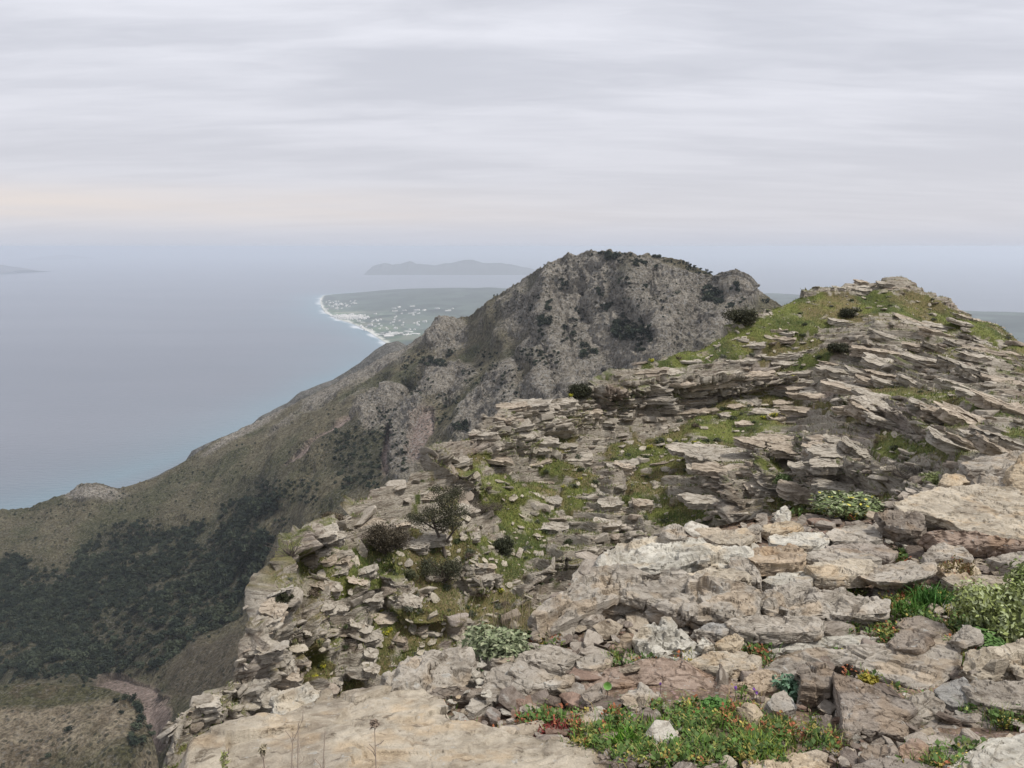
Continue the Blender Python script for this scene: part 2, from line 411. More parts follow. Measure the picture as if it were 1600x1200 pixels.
M = build_patch(MT, MB, MI, 1250, 620, RELIEF, bk, dens=np.linspace(0, 1, 620) ** 1.15)
V = M.V; nrm = gridnormals(V)
if np.mean(nrm[20:, :, 2]) < 0: nrm = -nrm
amp = np.clip(np.linalg.norm(V, axis=-1) / 900, .5, 1.3)
fade = smooth(-1.5, 0, M.T) * .5 + .5
g1 = ridged(V * (1/95, 1/95, 1/160), 4, 101); g2 = fbm(V * (1/28, 1/28, 1/60), 5, 105); g3 = ridged(V / (13, 13, 20), 4, 110)
rockreg = ell(M.PX, M.PY, [(950,500,190,110,15),(700,525,40,35,0),(850,650,120,60,-35),(770,640,80,40,-50),(1050,500,120,70,0),(640,690,35,75,12),(1150,460,45,40,40),(600,560,40,20,-10),(610,650,60,40,0),(150,772,50,16,5),(560,590,140,14,-32),(390,668,90,10,-30),(700,600,50,40,0)])
rocky = smooth(.35, .75, rockreg * .75 + .38 * fbm(V / 45, 4, 120) + .12)
forest = ell(M.PX, M.PY, [(60,960,190,85,0),(230,900,170,75,-8),(350,900,110,60,-50),(160,1010,170,60,-5),(400,790,60,40,-30),(560,720,45,60,-60)])
forest = np.clip(forest + .5 * fbm(V / 70, 4, 130), 0, 1)
scree = smooth(.3, .8, ell(M.PX, M.PY, [(205,1085,60,18,12),(245,1130,26,50,-8),(660,690,16,50,15),(610,700,12,45,10),(515,680,70,5,-38),(470,720,30,5,-38)]) + .25 * fbm(V / 14, 3, 135))
g4 = ridged((V + 9 * fbm(V / 60, 2, 108)[..., None]) * (1/46, 1/46, 1/150), 4, 112)
disp = np.sign(g4) * np.abs(g4) ** .7 * (3.0 + 8.5 * rocky) * amp * smooth(-.5, .12, M.T) + g1 * 9 * amp * smooth(-.5, .12, M.T) + g2 * 3.2 * amp + g3 * rocky * 3.4 + rocky * 2.2 * ridged(V / (5, 5, 9), 3, 140)
disp *= np.where(scree > .5, .35, 1)
V0 = V.copy(); V = V + nrm * (disp * fade)[..., None]
top_keep = smooth(.0, .09, M.T)                      # crest keeps its drawn line
top_keep[M.T < 0] = 1
V = V0 * (1 - top_keep[..., None]) * 1.0 + V * top_keep[..., None]
V += nrm * ((1 - top_keep) * (3.0 * g3 + 1.6 * g2 + 1.6 * ridged(V / (6, 6, 10), 3, 141)))[..., None] * np.array([.3, .6, 1])
M.V = V
jit = fbm(V / 9, 3, 150)[..., None] * .5 + .5
rockc = C3(.28, .25, .21) * (1 - jit) + C3(.44, .405, .35) * jit
rockc = rockc * (1 + .6 * fbm(V / (3, 3, 6), 3, 152)[..., None])
scrub = C3(.15, .132, .082) * (1 - jit) + C3(.27, .24, .16) * jit
grn = C3(.095, .108, .050)
k = smooth(-.2, .4, fbm(V / 55, 4, 160))[..., None] * .7; scrub = scrub * (1 - k) + grn * k
low = smooth(620, 820, M.PY)[..., None] * .22; scrub = scrub * (1 - low) + C3(.085, .085, .047) * low
k = rocky[..., None]; c = scrub * (1 - k) + rockc * k
k = (smooth(.3, .8, forest) * .7)[..., None]; c = c * (1 - k) + C3(.075, .076, .048) * k
bs_ = smooth(.3, .7, ell(M.PX, M.PY, [(330,1045,75,40,-25)]))[..., None] * .8; c = c * (1 - bs_) + C3(.15, .125, .09) * bs_
k = scree[..., None]; c = c * (1 - k) + C3(.42, .33, .29) * k
c = c * 1.28
m_mt, N, bs = new_mat('mountain_rock_and_scrub')
p = pos(N); t = attr(N, 'tint'); rk = attr(N, 'rocky', 'Fac')
n1 = N.noise(p, .09, 6, .7); n2 = N.noise(N.vmath('MULTIPLY', p, (1, 1, .5)), .45, 6, .75); n3 = N.noise(p, 1.6, 3, .7)
c_ = N.mix(N.ramp(n1, .35, .65), N.mix(1, t, (.72, .70, .66), 'MULTIPLY'), N.mix(1, t, (1.2, 1.19, 1.17), 'MULTIPLY'))
blk = N.ramp(n2, .42, .6)
c_ = N.mix(N.math('MULTIPLY', blk, .75), c_, N.mix(1, t, (.22, .215, .20), 'MULTIPLY'))
dots = N.ramp(N.voro(p, .22), .36, .24)                # low cushion scrub, dark green on the dry slope
dots = N.math('MULTIPLY', dots, N.ramp(N.noise(p, .03, 3), .38, .54))
c_ = N.mix(N.math('MULTIPLY', dots, .75), c_, (.035, .042, .024))
pale = N.ramp(N.noise(N.vmath('ADD', p, (70, 3, 9)), .35, 6, .75), .52, .60)
c_ = N.mix(N.math('MULTIPLY', pale, N.math('MULTIPLY', N.math('ADD', rk, .38), .72)), c_, (.47, .45, .415))
c_ = N.mix(N.ramp(n3, .3, .7, .25, 0), c_, (.04, .038, .03))
N.set(bs, 'Base Color', c_); N.set(bs, 'Roughness', .95); N.set(bs, 'Specular IOR Level', .1)
hh = N.math('ADD', N.math('MULTIPLY', n2, 1.6), N.math('ADD', N.math('MULTIPLY', n3, .4), N.math('MULTIPLY', dots, .5)))
bump(N, bs, hh, 4.5)
mo = mesh_np('mountain', V, gridfaces(*M.PX.shape), m_mt, c, attrs={'rocky': rocky}); tag(mo, kind='structure')

# far grey spur running down to the water behind the mountain's left flank
S = build_patch([(180,775,1900),(290,721,1900),(300,705,1900),(330,690,1900),(390,666,1950),(405,652,1950),(450,629,2000),(470,612,2000),(520,594,2050),(560,569,2050),(588,546,2050),(603,536,2050),(622,533,2050),(636,541,2050),(660,560,2050),(720,600,2050)],
    [(180,830),(330,760),(480,690),(620,610),(720,650)], [(300,760,1850),(480,660,1850),(620,580,1850),(700,640,1850)], 420, 90, (), [(15, 6), (60, 50), (200, 260), (500, 800)])
n_ = gridnormals(S.V)
if n_[40, 200, 1] > 0: n_ = -n_
S.V = S.V + n_ * (ridged(S.V / (40, 40, 60), 5, 171) * 7 * np.where(S.T > .04, 1, .25))[..., None]
k = (.5 + .5 * fbm(S.V / 15, 4, 173))[..., None]
tag(mesh_np('hillside', S.V, gridfaces(*S.PX.shape), m_mt, C3(.15, .145, .12) * (1 - k) + C3(.30, .29, .27) * k, attrs={'rocky': k[..., 0]}), kind='structure')

# dry hill in the bottom left corner
H = build_patch([(-160,1085,520),(0,1074,520),(60,1071,520),(130,1073,515),(170,1080,505),(200,1090,495),(222,1115,485),(236,1150,470),(246,1190,460),(262,1260,450)],
    [(-160,1300),(0,1300),(80,1300),(130,1300),(160,1300),(180,1300),(200,1300),(215,1300),(235,1300),(255,1300)], [(0,1140,470),(100,1130,475),(100,1200,440),(0,1220,430),(200,1180,440),(-100,1200,430),(150,1290,400),(0,1290,400)], 420, 300, (), [(4, .5), (14, 6), (40, 30), (90, 90), (200, 260)])
n_ = gridnormals(H.V)
if n_[150, 200, 2] < 0: n_ = -n_
hd = fbm(H.V / 30, 4, 181) * 4 + fbm(H.V / 7, 4, 183) * 1.2
H.V = H.V + n_ * (hd * np.where(H.T > .03, 1, .3))[..., None]
k = smooth(-.35, .3, fbm(H.V / 34, 4, 185) + .9 * (smooth(1120, 1080, H.PY) - .4))[..., None]
c = C3(.52, .44, .32) * (1 - k) + C3(.17, .165, .085) * k
k = smooth(.1, .4, fbm(H.V / 12, 4, 187))[..., None] * .6; c = c * (1 - k) + C3(.23, .18, .12) * k
tag(mesh_np('hill', H.V, gridfaces(*H.PX.shape), m_mt, c, attrs={'rocky': k[..., 0] * .25}), kind='structure')
print('setting', time.time() - T0)

# ================================================================== the layered ridge we stand on
CT = [(236,1290,14),(246,1215,14.5),(258,1185,15),(272,1150,15.3),(283,1118,15.7),(305,1098,16.2),(330,1080,16.8),(352,1070,17.3),(368,1060,17.8),(376,1035,18),(384,1008,18.5),(394,985,19),(400,962,19.4),(406,925,20),(416,900,20.6),(432,884,21.5),(443,862,22.5),(448,838,23.3),(468,822,24),(498,815,25.5),(522,808,27),(545,797,28),(553,778,29),(578,767,29.5),(600,756,30),(640,741,31.5),(662,728,32.5),(672,710,33.2),(682,692,34),(720,684,35),(752,670,36),(762,648,36.7),(790,634,37.5),(830,627,39),(880,620,40.5),(922,616,42),(930,596,42.7),(960,576,43.5),(1010,566,45),(1050,553,46.5),(1090,545,48),(1125,527,49.5),(1145,506,50.5),(1180,484,51.5),(1235,474,53.5),(1254,461,54.5),(1262,449,55),(1300,444,56),(1340,439,57),(1370,437,57.3),(1385,431,57.3),(1405,429,57),(1424,434,57),(1440,450,56.5),(1480,463,55.5),(1492,478,55),(1520,494,54),(1560,508,52),(1580,528,50),(1600,541,48.5),(1660,566,46),(1760,600,44),(2000,640,42),(2300,700,38)]
CCOL = {300:[(1150,15.8),(1200,15.2)], 350:[(1120,16.8),(1180,16.2)], 400:[(1050,18.5),(1100,18),(1150,17.6)], 450:[(900,22.6),(950,21.6),(1000,21),(1050,20.3),(1100,19.8)],
 500:[(850,25),(900,23.8),(1000,22)], 550:[(850,26.5),(900,25),(950,24),(1000,23),(1050,22),(1100,21)], 650:[(800,29.5),(850,27.5),(900,26),(950,24.7),(1000,23.5),(1050,22.5)],
 750:[(720,35),(780,33),(830,30),(880,28),(930,26.5),(1000,24)], 850:[(680,38),(750,36),(800,33),(850,30.5),(900,28.5),(950,26.5)], 950:[(650,42),(700,40),(750,37),(800,34),(850,31),(900,28.5)],
 1000:[(575,44.6),(640,43.6)], 1050:[(575,45.5),(645,44.5),(700,39.5),(750,35.5),(800,32.5)], 1100:[(555,47),(642,45.3),(690,39)], 1150:[(560,47),(630,45.5),(680,40),(710,35),(790,31)], 1200:[(545,48.5),(615,46.2),(655,42),(685,36.5),(710,33.5),(780,30)],
 1250:[(520,50),(560,48),(610,46),(640,42.5),(665,39),(690,34),(720,32),(790,29),(830,26.5)], 1300:[(500,51),(600,43),(650,35),(690,30),(740,28),(790,26)], 1350:[(500,51),(520,48),(560,46),(600,40),(650,33),(700,28),(750,25.5),(790,23)],
 1450:[(500,52),(550,45),(600,37),(650,29.5),(700,24),(750,20)], 1550:[(560,43),(600,35),(650,27),(700,20.5),(740,16)], 1650:[(600,38),(650,28),(700,20),(740,15)], 1750:[(650,28),(700,19)], 2000:[(700,27),(760,17)], 2300:[(770,24),(830,15)]}
CI = [(x, y, d) for x, l in CCOL.items() for y, d in l] + [(1000,960,26),(1180,870,27),(1360,830,21),(1500,800,17),(1640,780,14),(640,1240,19),(420,1310,16),(236,1330,14),(840,1100,22),(1760,790,13),(2000,830,13),(2300,900,12)]
CB = [(236,1330),(330,1330),(420,1310),(520,1290),(640,1240),(760,1160),(840,1100),(920,1040),(1000,960),(1090,900),(1180,870),(1260,850),(1360,830),(1500,800),(1640,780),(1760,790),(2000,830),(2300,900)]
CREL = [  # ribs and clefts of the near face
    ([(395,985),(388,1060),(360,1150)], .03, 14), ([(425,960),(422,1040),(425,1100)], -.02, 10), ([(470,930),(480,1000),(470,1080)], .02, 20),
    ([(540,880),(545,960),(560,1040)], .02, 16), ([(590,900),(600,960),(580,1030)], -.01, 14), ([(620,870),(640,960),(700,960)], .03, 16),
    ([(735,830),(740,890),(760,920)], .035, 18), ([(800,800),(790,860)], .0, 14), ([(960,730),(950,800),(900,870)], .035, 26),
    ([(1000,780),(1010,830)], .03, 18), ([(880,860),(830,900),(800,960)], .03, 16), ([(1040,705),(1100,690)], -.01, 12),
    ([(1090,690),(1140,740),(1160,790)], .04, 18), ([(1190,680),(1210,740)], .04, 16), ([(1255,680),(1300,700)], .05, 14),
    ([(1290,706),(1330,712)], -.04, 12), ([(1325,720),(1400,735)], .05, 14), ([(1370,500),(1450,520),(1580,560)], .03, 14),
    ([(1330,620),(1440,650),(1500,690)], .06, 16), ([(1500,575),(1600,610)], .03, 12), ([(930,605),(1050,590),(1240,590)], .02, 18),
    ([(690,700),(760,760),(840,780)], .03, 20)]
t = np.linspace(0, 1, 640)
C_ = build_patch(CT, CB, CI, 1720, 640, CREL, [(.4, .15), (1.2, .9), (3, 3.5), (6, 9), (14, 24), (40, 70), (120, 200), (300, 420)], dens=t)
V = C_.V; n0 = gridnormals(V)
if np.mean(n0[C_.nb + 5:, :, 2]) < 0: n0 = -n0
PXc, PYc, Tc = C_.PX, C_.PY, C_.T
GR = [(1130,665,120,26,-22),(1085,700,60,30,-20),(1180,625,70,12,-15),(1070,560,60,9,-12),(1180,520,90,16,-20),(1290,480,90,22,-8),(1360,470,60,12,0),(1430,480,70,16,18),(1250,505,120,20,-20),(1560,520,60,12,25),(1500,500,60,12,18),
      (1085,805,50,22,10),(1010,770,30,30,0),(835,800,40,44,10),(905,770,34,18,-30),(720,860,70,30,10),(660,880,70,30,0),(560,885,60,30,-30),(520,870,40,22,-40),(475,900,30,30,0),(485,1040,26,30,0),(530,1070,34,20,0),(605,985,20,44,10),(660,960,40,34,0),(700,930,30,30,0),
      (640,1030,50,16,-15),(780,985,70,26,-28),(760,935,40,20,-10),(1300,785,90,18,0),(1430,612,90,9,4),(1540,622,60,12,10),(860,695,40,10,-15),(740,720,30,14,-10),(1210,730,16,16,0),(1330,640,60,8,10),(1390,690,40,20,10),(1440,700,50,12,0),(870,735,40,14,20),(980,700,30,12,0),(950,905,40,20,-30),(790,770,30,30,0),(1270,560,50,10,-20),(1240,545,50,8,-20)]
CLIFF = [(1090,600,150,26,-6),(1230,575,90,30,-8),(980,615,60,30,-10),(1380,540,90,40,10),(1500,560,120,22,14),(780,680,80,30,-10),(1200,720,110,50,0),(1330,700,80,40,0),(1460,660,100,30,18),(740,880,26,55,0),(405,1020,24,110,5),(550,960,26,90,5),(950,820,50,60,20),(1130,780,60,40,0),(1000,620,80,30,0),(1320,448,70,10,0),(1400,440,40,12,0),(330,1120,70,30,-30),(620,940,30,60,0)]
gm = ell(PXc, PYc, GR); cm = ell(PXc, PYc, CLIFF)
gmask = np.clip(gm * 1.6 - cm * .45 + .7 * fbm(V / 2.4, 4, 201) + .85 * fbm(V / .5, 4, 205) + .30 * (n0[..., 2] - .45) - .04, 0, 1)
gmask = smooth(.38, .62, gmask)
gd = smooth(.2, .75, np.clip(gm * 1.35 - cm * .5 + .7 * fbm(V / 2.4, 2, 201) + .30 * (n0[..., 2] - .45) - .04, 0, 1))
# bedding: near level on the crest, dipping to the right on the summit side, steep and lumpy on the left face
dip = np.radians(-6 + 20 * smooth(1280, 1500, PXc) * smooth(480, 600, PYc) - 8 * smooth(900, 600, PXc))
wob_ = fbm(V / 7, 3, 210)
s = V[..., 2] * np.cos(dip) + V[..., 0] * np.sin(dip) + .20 * V[..., 1] + .55 * wob_ + .12 * fbm(V / 1.3, 3, 212)
uu_ = V[..., 0] + .4 * fbm(V / 2.0, 2, 214); vv_ = V[..., 1] + .4 * fbm(V / 2.0, 2, 216)
dist_ = np.linalg.norm(V, axis=-1)
lf = smooth(900, 640, PXc)                            # nodular left face
srow = np.linalg.norm(np.gradient(V, axis=0), axis=-1); scol = np.linalg.norm(np.gradient(V, axis=1), axis=-1)
ds_r = np.abs(np.gradient(s, axis=0)); spc = np.maximum(srow, scol)
def att(wl): return smooth(2.4, 6.5, wl / spc)
def beds(th, cell, seed):
    warp = s / th + .35 * fbm(V / (th * 6), 2, seed)
    k = np.floor(warp); f = warp - k
    f1, e, cid = worley2(uu_ / cell + h3(k.astype(np.int64), 0 * k.astype(np.int64), 0 * k.astype(np.int64), seed) * 7, vv_ / cell, k, seed)
    lay = h3(k.astype(np.int64), 0 * k.astype(np.int64), 0 * k.astype(np.int64), seed + 1)
    prof = 1 - np.abs(2 * f - 1) ** 5
    crack = smooth(.0, .12, e)
    ap = smooth(.55, .2, ds_r / th); ac = att(cell)
    prof = 1 - (1 - prof) * ap; crack = 1 - (1 - crack) * ac; cid = .5 + (cid - .5) * ac; lay = .5 + (lay - .5) * smooth(1.2, .5, ds_r / th)
    return (cid * .6 + lay * .4) * (.35 + .65 * prof) * (.3 + .7 * crack) - .35 * (1 - prof) - .3 * (1 - crack)
d = .55 * beds(.85, 1.9, 221) + .34 * beds(.34, .85, 231) + .15 * beds(.13, .36, 241) + .10 * fbm(V / .5, 3, 243) * att(.35) - .15
nod = .5 * ridged(V / (1.7, 1.7, 3.0), 2, 251) * att(1.5) + .36 * ridged(V / (.7, .7, 1.3), 2, 252) * att(.6) + .16 * ridged(V / .32, 2, 255) * att(.28) + .5 * fbm(V / 4, 2, 258)
d = d * (1 - .75 * lf) + nod * (.15 + .85 * lf)
g2_ = .5 * fbm(V / 3, 2, 261) + .12 * fbm(V / .6, 2, 263) * att(.5)
near = np.clip(dist_ / 30, .5, 1.1)
steep = smooth(.72, .45, n0[..., 2])
d = (d * steep * (1 - gd) + (g2_ - .10) * gd) * near
# gentle rock: the beds crop out as treads and risers
sg = V[..., 2] * np.cos(dip) + V[..., 0] * np.sin(dip) * .45 + .32 * V[..., 1] + .5 * fbm(V / (9, 9, 9), 2, 279)
def terrace(th, cell, seed, a):
    f1, e, cid = worley2(V[..., 0] / (cell * 1.6), V[..., 1] / cell, 0 * uu_, seed)
    q = sg / th + (.45 * (cid - .5) * smooth(0, .06, e) + .25 * fbm(V / (cell * 1.5), 2, seed)) * att(cell)
    f = q - np.floor(q); return (smooth(.80, .99, f) - f) * th * a
tz = (terrace(.42, 4.5, 281, 1.0) + terrace(.15, 1.8, 285, 1.0)) * (1 - steep) * (1 - gd) * near
tz += .16 * fbm(V / 3.0, 2, 290) * (1 - steep) * (1 - gd)
dirn = n0; keep = smooth(0, .05, Tc); keep[Tc < 0] = .8
C_.V = V + dirn * (d * (.7 + .3 * keep))[..., None]; C_.V[..., 2] += tz * (.7 + .3 * keep)
V = C_.V
jit = (.5 + .5 * fbm(V / 1.1, 4, 270))[..., None]
rc = C3(.34, .308, .262) * (1 - jit) + C3(.54, .505, .44) * jit
pk = smooth(.1, .5, fbm(V / 3.5, 3, 272))[..., None] * .5; rc = rc * (1 - pk) + C3(.36, .30, .285) * pk
rb_ = smooth(.25, .5, fbm(V / 1.7, 4, 274))[..., None] * .4; rc = rc * (1 - rb_) + C3(.23, .155, .11) * rb_
gj = smooth(-.35, .35, fbm(V / 1.4, 4, 276))[..., None]
gc = C3(.085, .108, .036) * (1 - gj) + C3(.185, .205, .060) * gj
by = smooth(-.12, .3, fbm(V / 2.3, 4, 278) + .2 * smooth(800, 950, PYc) )[..., None] * .75; gc = gc * (1 - by) + C3(.23, .175, .10) * by
nD = gridnormals(V)
if np.mean(nD[C_.nb + 5:, :, 2]) < 0: nD = -nD
ledge = smooth(.55, .85, nD[..., 2]) * smooth(-.05, .25, fbm(V / 1.6, 3, 207) + .5 * fbm(V / .35, 3, 208) + .16) * (PYc < 1200)
rockbits = smooth(.22, .36, fbm(V / .9, 4, 209))
gmask = np.maximum(gmask * (1 - .75 * rockbits), ledge * .9)
k = gmask[..., None]
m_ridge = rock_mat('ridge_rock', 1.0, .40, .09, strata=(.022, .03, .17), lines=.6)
# grass on the same sheet
def add_grass(m):
    N = NT(m.node_tree); bs = [n for n in N.n if n.type == 'BSDF_PRINCIPLED'][0]
    old = bs.inputs['Base Color'].links[0].from_socket; p = pos(N); t = attr(N, 'tint')
    a = N.noise(p, 9, 5, .75); b_ = N.noise(p, 60, 3, .7)
    g = N.mix(N.ramp(a, .32, .68), N.mix(1, t, (.62, .66, .6), 'MULTIPLY'), N.mix(1, t, (1.35, 1.28, 1.15), 'MULTIPLY'))
    g = N.mix(N.ramp(b_, .3, .7, .5, 0), g, N.mix(1, t, (.35, .38, .32), 'MULTIPLY'))
    N.set(bs, 'Base Color', N.mix(attr(N, 'grassy', 'Fac'), old, g))
add_grass(m_ridge)
ro = mesh_np('rocky_ridge', V, gridfaces(*PXc.shape), m_ridge, rc * (1 - k) + gc * k, attrs={'grassy': gmask}); tag(ro, kind='structure')
nC = gridnormals(V)
if np.mean(nC[C_.nb + 5:, :, 2]) < 0: nC = -nC
print('ridge', time.time() - T0)

# visible ridge points, by picture position
qx, qy, qd = proj(V)
vis = (Tc >= 0)
bx = (qx / 4).astype(int); by_ = (qy / 4).astype(int)
okk = vis & (bx >= 0) & (bx < 420) & (by_ >= 0) & (by_ < 320)
zb = np.full((320, 420), 1e9); np.minimum.at(zb, (by_[okk], bx[okk]), qd[okk])
seen = np.zeros(vis.shape, bool); seen[okk] = qd[okk] < zb[by_[okk], bx[okk]] + .8 + .03 * qd[okk]
flatidx = np.flatnonzero(seen)
sx, sy = qx.ravel()[flatidx], qy.ravel()[flatidx]
def on_ridge(px, py):
    i = np.argmin((sx - px) ** 2 + (sy - py) ** 2); j = flatidx[i]
    return V.reshape(-1, 3)[j], nC.reshape(-1, 3)[j]

# ================================================================== angular stones
def hull_stone(seed, sx=1, sy=.7, sz=.28, n=13, bev=.05):
    import bmesh
    r = random.Random(seed); bm = bmesh.new()
    for i in range(n):
        a = r.uniform(0, 6.283); rad = r.uniform(.75, 1.0)
        bm.verts.new((math.cos(a) * rad * sx, math.sin(a) * rad * sy, r.choice((-1, -.8, .75, 1)) * sz * r.uniform(.8, 1)))
    g = bmesh.ops.convex_hull(bm, input=bm.verts)
    bmesh.ops.delete(bm, geom=[v for v in bm.verts if not v.link_faces], context='VERTS')
    bmesh.ops.dissolve_limit(bm, angle_limit=.2, verts=bm.verts, edges=bm.edges)
    bmesh.ops.bevel(bm, geom=list(bm.edges), offset=bev, segments=1, affect='EDGES', profile=.5)
    bmesh.ops.triangulate(bm, faces=bm.faces)
    bm.verts.ensure_lookup_table()
    Vv = np.array([v.co[:] for v in bm.verts]); Ff = np.array([[v.index for v in f.verts] for f in bm.faces]); bm.free()
    return Vv, Ff
def box_stone(seed, sy, sz):
    r = random.Random(seed); import bmesh
    bm = bmesh.new()
    for x in (-1, 1):
        for y in (-1, 1):
            for z in (-1, 1):
                bm.verts.new((x * r.uniform(.45, 1), y * sy * r.uniform(.45, 1), z * sz * r.uniform(.5, 1)))
    for i in range(6):
        a = r.uniform(0, 6.28); bm.verts.new((math.cos(a) * 1.1, math.sin(a) * sy * 1.1, r.uniform(-.8, .8) * sz))
    bmesh.ops.convex_hull(bm, input=bm.verts)
    bmesh.ops.delete(bm, geom=[v for v in bm.verts if not v.link_faces], context='VERTS')
    bmesh.ops.dissolve_limit(bm, angle_limit=.15, verts=bm.verts, edges=bm.edges)
    bmesh.ops.bevel(bm, geom=list(bm.edges), offset=.035, segments=1, affect='EDGES', profile=.5)
    bmesh.ops.triangulate(bm, faces=bm.faces); bm.verts.ensure_lookup_table()
    Vv = np.array([v.co[:] for v in bm.verts]); Ff = np.array([[v.index for v in f.verts] for f in bm.faces]); bm.free()
    return Vv, Ff
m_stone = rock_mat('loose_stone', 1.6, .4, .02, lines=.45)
def frame(n, yaw):
    n = n / (np.linalg.norm(n) + 1e-9); a = np.array([math.cos(yaw), math.sin(yaw), 0]); a = a - n * (a @ n); a /= np.linalg.norm(a) + 1e-9
    return np.stack([a, np.cross(n, a), n], 1)
variants = [hull_stone(i, 1, RS.uniform(.5, .9), RS.uniform(.07, .26), RS.randint(12, 19), .03) for i in range(7)] + [box_stone(50 + i, RS.uniform(.35, .95), RS.uniform(.10, .40)) for i in range(14)]
Vr, nr_ = V.reshape(-1, 3), nC.reshape(-1, 3)
gm_f = gmask.ravel()
def dens_pick(n, rockish, seed):
    r = np.random.RandomState(seed); wgt = (1.12 - gm_f[flatidx]) if rockish else gm_f[flatidx]
    wgt = wgt * (PYc.ravel()[flatidx] < 1150); wgt = wgt / wgt.sum()
    return flatidx[r.choice(len(flatidx), n, p=wgt)]
items = []                                            # (pos, R, scale, variant, tint, kind)
for kind, cnt in (('block', 8200), ('loose', 1500)):
    ids = dens_pick(cnt, kind == 'block', 300 + (kind == 'block'))
    for j in ids:
        dcam = np.linalg.norm(Vr[j]); r = rnd.random()
        px, py = PXc.flat[j], PYc.flat[j]
        dp = math.radians(-6 + (20 if px > 1350 and py > 500 else 0) - (10 if px < 700 else 0))
        bed = np.array([math.sin(dp), .22, math.cos(dp)])
        leftish = px < 900 and py > 690 - (px < 700) * 100
        if kind == 'block' and leftish and rnd.random() < .5: continue
        if kind == 'block':
            L = (.09 + .38 * r ** 6) * ((.55 + 1.1 * rnd.random() ** 3) if leftish else 1) * min(1.1, .3 + dcam / 45)
            nn = bed + np.random.RandomState(j % 9999).normal(0, .55 if leftish else .10, 3); sc = L; off = -.38 * (1 - nr_[j][2]) - .06
        else:
            L = .04 + .24 * r ** 4; nn = nr_[j] * .6 + np.array([0, 0, .5]) + np.random.RandomState(j % 9999).normal(0, .22, 3); sc = L * min(1, .3 + dcam / 35); off = .15
        g = rnd.uniform(.8, 1.18); base = C3(.38, .35, .305) if rnd.random() < .75 else C3(.33, .285, .24)
        if kind == 'loose': base = C3(.42, .385, .32)
        items.append((Vr[j] + nr_[j] * off * L, frame(nn, rnd.choice((0, 1.57, 3.14, 4.71)) + .35 + rnd.gauss(0, .22) if kind == 'block' else rnd.uniform(0, 6.28)), sc, (rnd.randrange(7, 21) if kind == 'block' else rnd.randrange(21)), base * g, kind, sc / dcam))
items.sort(key=lambda a: -a[6])
smesh = {}
def stone_obj(name, it, label, cat, group):
    key = (it[3], it[5], int(it[4][0] * 30))
    if key not in smesh:
        Vv, Ff = variants[it[3]]
        o = mesh_np(name, Vv, Ff, m_stone, it[4], smooth_=False, link=False); smesh[key] = o.data; bpy.data.objects.remove(o)
    o = bpy.data.objects.new(name, smesh[key]); COL.objects.link(o)
    from mathutils import Matrix
    Rm = Matrix(it[1].tolist()); o.matrix_world = Matrix.Translation(it[0].tolist()) @ Rm.to_4x4() @ Matrix.Diagonal((it[2],) * 3 + (1,))
    tag(o, label, cat, group)
def merge(name, its, mat, label, cat, group=None):
    VV, FF, CC = [], [], []; n = 0
    for it in its:
        Vv, Ff = variants[it[3]]; VV.append((Vv * it[2]) @ it[1].T + it[0]); FF.append(Ff + n); n += len(Vv); CC.append(np.repeat(it[4][None], len(Vv), 0))
    o = mesh_np(name, np.concatenate(VV), np.concatenate(FF), mat, np.concatenate(CC), smooth_=False); tag(o, kind='stuff'); return o
items = [i for i in items if proj(i[0])[0] < 1625] + [i for i in items if proj(i[0])[0] >= 1625]
bl = [i for i in items if i[5] == 'block']; lo_ = [i for i in items if i[5] == 'loose']
def region(p):
    x, y, _ = proj(p); x, y = float(x), float(y)
    if y < 480 and x > 1230: return 'on the stepped summit outcrop'
    if x > 1370 and y < 640: return 'on the ledges under the right skyline'
    if x > 1370: return 'on the sloping slabs at right'
    if x > 1180 and y < 560: return 'left of the stepped summit'
    if x > 1020 and y < 560: return 'above the long crest cliff'
    if x > 900 and y < 665: return 'in the long crest cliff'
    if x > 1270: return 'in the right-hand crag'
    if x > 1080 and y < 710: return 'beside the central green slope'
    if x > 1080: return 'in the central dark crag'
    if x > 880 and y < 760: return 'below the round crest bush'
    if x > 880: return 'behind the pale near ledges'
    if x > 680 and y < 720: return 'left of the round crest bush'
    if x > 680 and y < 850: return 'right of the wind-bent tree'
    if x > 600: return 'above the cliff-edge plants'
    if x > 470 and y < 880: return 'left of the wind-bent tree'
    if x > 450: return 'on the green ledges of the left cliff'
    return 'on the outer left cliff' if y < 1040 else 'at the foot of the left cliff'
def stone_words(it, hi, mid):
    L, c = it[2], it[4]
    return ('large' if L > hi else ('medium' if L > mid else 'small')) + (' pale' if c[0] > .47 else (' brownish' if c[0] / c[2] > 1.37 else ' grey'))
for it in bl[:300]:
    rg = region(it[0]); stone_obj('outcrop_block', it, f'{stone_words(it, .42, .3)} angular block wedged in beds {rg}', 'rock', f'blocks {rg}')
for it in lo_[:300]:
    rg = region(it[0]); stone_obj('loose_stone', it, f'{stone_words(it, .2, .13)} flat loose stone {rg}', 'stone', f'loose stones {rg}')
merge('outcrop_rubble', bl[300:], m_stone, None, None)
merge('scattered_stones', lo_[300:], m_stone, None, None)

